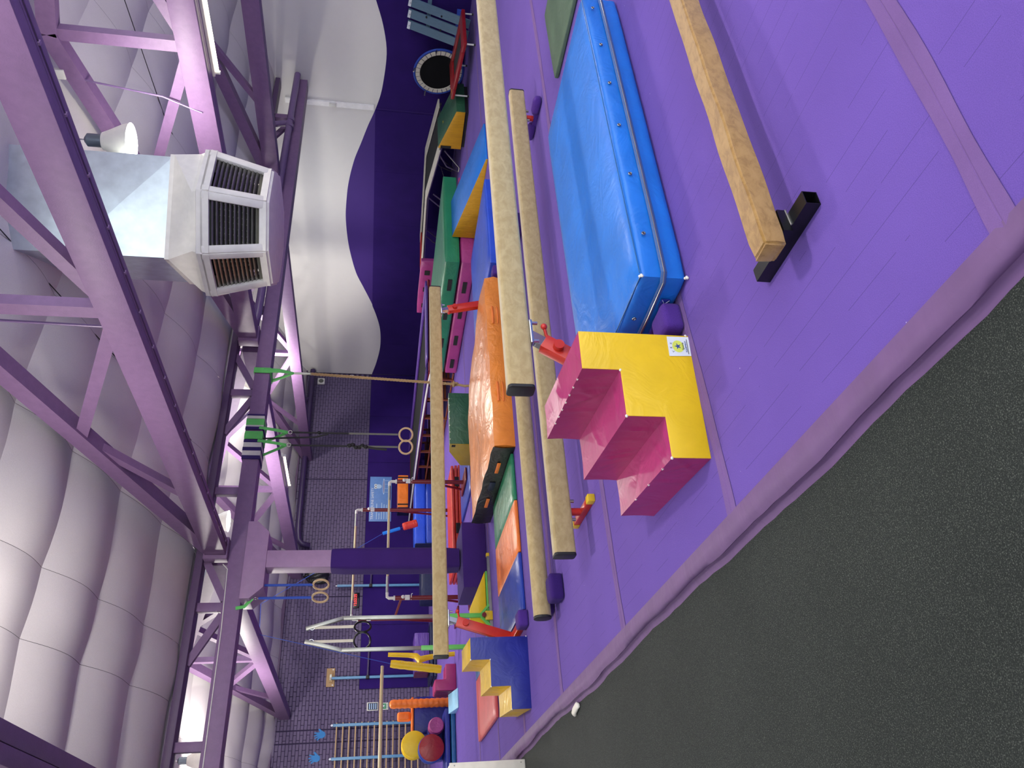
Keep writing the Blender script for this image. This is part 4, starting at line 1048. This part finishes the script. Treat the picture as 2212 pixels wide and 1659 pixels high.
for k in range(4):
    for j in range(4): box('print_line', 4.385+.0, 4.525, YW-.0385, YW-.037, 1.42+.055*k, 1.445+.055*k, SIGNL, n1) if j == 0 else None
n2 = tag(box('wall_notice', 4.36, 4.54, YW-.035, YW-.014, 1.10, 1.32, WHT, None, .002), 'small white and green exit notice below the framed notice', 'notice')
box('print', 4.38, 4.52, YW-.037, YW-.035, 1.16, 1.29, GREENI, n2); polyplate('running_figure', [(-.04,-.03), (-.01,0), (-.03,.03), (.0,.05), (.02,.02), (.045,.03), (.02,-.01), (.04,-.045), (.0,-.015)], .001, PAPER, n2, facing((4.45, YW-.0375, 1.23), 0, -1))
for k in range(2): box('print_line', 4.385, 4.515, YW-.037, YW-.035, 1.12+.02*k, 1.128+.02*k, GREENI, n2)
# hanging black bag
bm = bmesh.new(); bmesh.ops.create_icosphere(bm, subdivisions=4, radius=1)
for v in bm.verts:
    z = v.co.z; w = .2*(1-.35*z)+.05*math.sin(6*math.atan2(v.co.y, v.co.x)+3*z); v.co = Vector((v.co.x*w, v.co.y*w*.7, z*.36 - .02*math.sin(9*v.co.x)))
o = fin('hanging_bag', bm, vinyl('black_bag_plastic', (26,26,28), .3, .8), None, 1.5); o.location = (8.02, YW-.18, 3.22)
tag(o, 'dark grey plastic bag bundle hung high on the brick wall', 'bag')
t = thing('wall_siren', 'small white alarm siren on the brick wall near the corner', 'alarm', (14.85, YW-.02, 3.55))
box('case', -.12, .12, -.07, 0, -.12, .12, WHT, t, .02); lathe('grille', [(.07,-.075), (.08,-.07), (.08,-.068)], STRAPO, t, 16, (0,0,0), 'y')
t = thing('motion_sensor', 'small white motion sensor on the end wall corner', 'sensor', (15.1, YW-.03, 2.55))
box('case', -.04, .04, -.05, .02, -.07, .07, WHT, t, .012); ball('lens', (0,-.045,-.01), .026, WARMW, t)
# ================================================================== SOFT PLAY AT THE LEFT
t = thing('foam_block', 'purple foam block with a maroon end on navy mats by the far wall', 'foam block', (4.7, 19.6, .17))
soft('cover', .0, .95, 0, .6, 0, .38, PURV, t, .012, .03, .006, 6, 4); soft('end_panel', -.02, .0, .02, .58, .01, .37, MARO, t, .004, .008)
for k in range(2): tag(soft('landing_mat', 4.55, 5.9, 19.45, 20.6, .003+k*.083, .08+k*.083, DNAVY, None, .004, .015, .003, 6, k), 'navy landing mat '+('lowest under' if k == 0 else 'directly beneath')+' the purple foam block', 'mat', 'navy mats under the purple block')
t = thing('foam_armchair', 'pink L shaped foam seat block with purple side', 'foam block', (3.27, 15.1, 0))
prof = [(0,0), (.48,0), (.48,.2), (.22,.2), (.2,.24), (.2,.41), (0,.41)]
prism('cover', prof, .0, .55, 'y', PINK, t, .018, 3); soft('side_panel', -.02, .0, .02, .53, .01, .39, MARO, t, .004, .008)
tag(prism('incline_wedge', [(0,0), (.55,0), (.55,.14), (0,.02)], 0, .34, 'x', LBLUE, None, .006), 'pale blue thin wedge lying in front of the orange roll', 'incline wedge').location = (2.9, 14.8, 0)
t = thing('foam_roll', 'tall ribbed orange padded roll standing upright', 'foam roll', (3.26, 16.1, 0))
lathe('cover', [(.001,0), (.075,0), (.085,.02)]+[(.084+.006*math.sin(k*2.1), .05+k*.035) for k in range(32)]+[(.075,1.19), (.03,1.22), (.001,1.22)], ORA2, t, 20)
tag(soft('foam_block', 3.0, 3.16, 16.34, 16.5, .79, 1.05, ORA2, None, .01, .03), 'small orange foam piece on top of the blue mat', 'foam block')
t = thing('crash_mat', 'navy blue thick mat standing on edge with an orange edge', 'crash mat', (2.72, 16.28, 0))
soft('cover', 0, .7, 0, .32, 0, .73, NAVY, t, .01, .03, .004, 6, 1); soft('edge_strip', 0, .7, .0, .32, .735, .78, ORA2, t, .003, .012)
for k, (m, w) in enumerate(((TBLUE, 'teal edged'), (NAVY, 'navy'))):
    tag(soft('landing_mat', 1.7, 3.02, 15.42, 16.2, .002+k*.105, .092+k*.105, m, None, .003, .02, .002, 6, k+5), ('teal blue folded mat lying at the bottom of the barrel pile' if k == 0 else 'navy folded mat directly under the foam barrels'), 'mat', 'mats under the barrels')
def barrel(x, z, r, L, cf, cs, label, y=15.5):
    t = thing('foam_barrel', label, 'foam barrel', (x, y, z), group='foam barrels')
    lathe('end_disc', [(.001,-.012), (r*.9,-.01), (r*.985,.0), (r*.985,.004)], cf, t, 32, (0,0,0), 'y')
    lathe('cover', [(r*.97,.004), (r,.02), (r*1.01,L*.5), (r,L-.02), (r*.95,L)], cs, t, 32, (0,0,0), 'y')
    lathe('seam', [(r+.003,L*.3), (r+.009,L*.31), (r+.003,L*.32)], cs, t, 32, (0,0,0), 'y')
barrel(2.36, .45, .235, .35, DRED, MBLUE, 'foam barrel with a red end and blue side, lowest at the left')
barrel(2.745, .355, .14, .35, MAG, MAG, 'small pink foam barrel beside the yellow one', 15.5)
barrel(2.50, .745, .235, .38, YEL, YEL, 'yellow foam barrel on top of the others', 15.89)
tag(soft('foam_block', 2.2, 2.75, 15.88, 16.2, .205, .495, NAVY, None, .004, .02), 'navy foam block wedged under the yellow barrel', 'foam block')
t = thing('white_cabinet', 'white cabinet with screwed panels at the left picture edge', 'cabinet', (.35, 8.9, -.055))
box('body', 0, .85, .0, .5, 0, .8, WARMW, t, .006); box('front_panel', .005, .848, -.016, -.001, .01, .812, WARMW, t, .003)
for z in (.05, .76): tube('screw', [(.82,-.018,z), (.82,-.014,z)], .007, STEEL, t, 8)
# hanging foam rolls
def hung(label, x, y, z0, z1, r, lx, m, anchor):
    t = thing('hanging_roll', label, 'foam roll', (x, y, 0), group='hanging foam rolls')
    p, q = Vector((0,0,z0)), Vector((lx,0,z1)); n = 14
    tube('cover', [p+(q-p)*(k/n) for k in range(n+1)], [r*.9]+[r*(1+.04*math.sin(k*2.4)) for k in range(1, n)]+[r*.85], m, t, 16)
    tube('cord', [q, Vector(anchor)-Vector((x, y, 0))], .006, STRAPB, t, 5)
    return t
a = hung('long yellow foam roll hung on a blue cord', 3.6, 14.9, .3, 1.24, .075, .13, YEL, (4.32, 14.9, 3.64))
for k in range(9): box('print_mark', .075+.0075*k, .078+.0075*k, -.078, -.072, .62+.05*k, .65+.05*k, WHT, a)
hung('short red foam roll with a blue tube hung on a cord', 7.55, 17.2, .62, .95, .09, -.1, RED, (7.0, 17.2, 2.6))
bpy.data.objects.remove(bpy.data.objects['cord.001'])
hr = bpy.data.objects['hanging_roll.001']
tube('tube', [(-.14,0,1.02), (-.27,0,1.42)], .04, BLUE, hr, 12); tube('cord', [(-.1,0,.92), (-.27,0,1.42), (-1.9,0,4.0), (-3.25,0,3.92)], .006, STRAPB, hr, 5)
t = thing('foam_roll', 'narrow yellow foam noodle with a bent knot behind the ring frame', 'foam roll', (3.98, 15.3, 0))
tube('cover', [(0,0,0), (-.02,0,.3), (-.06,0,.55), (-.1,-.02,.68), (-.02,0,.75), (.0,0,.9), (.02,0,1.28)], [.045,.045,.055,.075,.06,.045,.04], YEL, t, 12)
# far blue mats
t = thing('crash_mat', 'pair of blue crash mats stacked with a dark navy end, beyond the bars', 'crash mat', (7.62, 18.6, 0))
soft('lower_mat', .0, 1.75, 0, .7, 0, .3, MBLUE, t, .01, .03, .006, 7, 1); soft('upper_mat', .0, 1.75, .1, .7, .302, .6, RBLUE, t, .01, .03, .006, 7, 2)
soft('end_panel', -.02, .0, .02, .68, .01, .58, DNAVY, t, .004, .01); box('hook_tab', -.03, -.02, .25, .42, .2, .28, TAPEK, t)
tag(soft('foam_block', 6.1, 6.95, 18.4, 19.0, 0, .46, DNAVY, None, .01, .03, .004), 'dark navy foam block by the far wall left of the column', 'foam block')
t = thing('vault_block', 'orange vaulting block with black straps at the far end of the track', 'vault block', (9.62, 20.9, .645))
soft('cover', .05, 1.1, 0, .5, .02, .33, ORA2, t, .006, .02); soft('end_panel', .0, .048, .0, .5, .0, .33, DNAVY, t, .004, .01)
for x in (.12, 1.0): box('strap', x, x+.04, -.012, -.004, .02, .33, TAPEK, t)
# sock on the carpet
bm = bmesh.new(); tube_bm(bm, [(0,0,.02), (.02,-.03,.022), (.03,-.08,.022), (.035,-.13,.02), (.03,-.17,.014)], [.03,.034,.03,.03,.016], 12, True, 1)
for v in bm.verts: v.co.z = v.co.z*.6+.003*math.sin(v.co.y*90)+.004
bm_o = fin('sock', bm, TUFT, None, 1.5); bm_o.location = (1.19, 6.5, -.053); tag(bm_o, 'white ankle sock dropped on the charcoal carpet', 'sock')
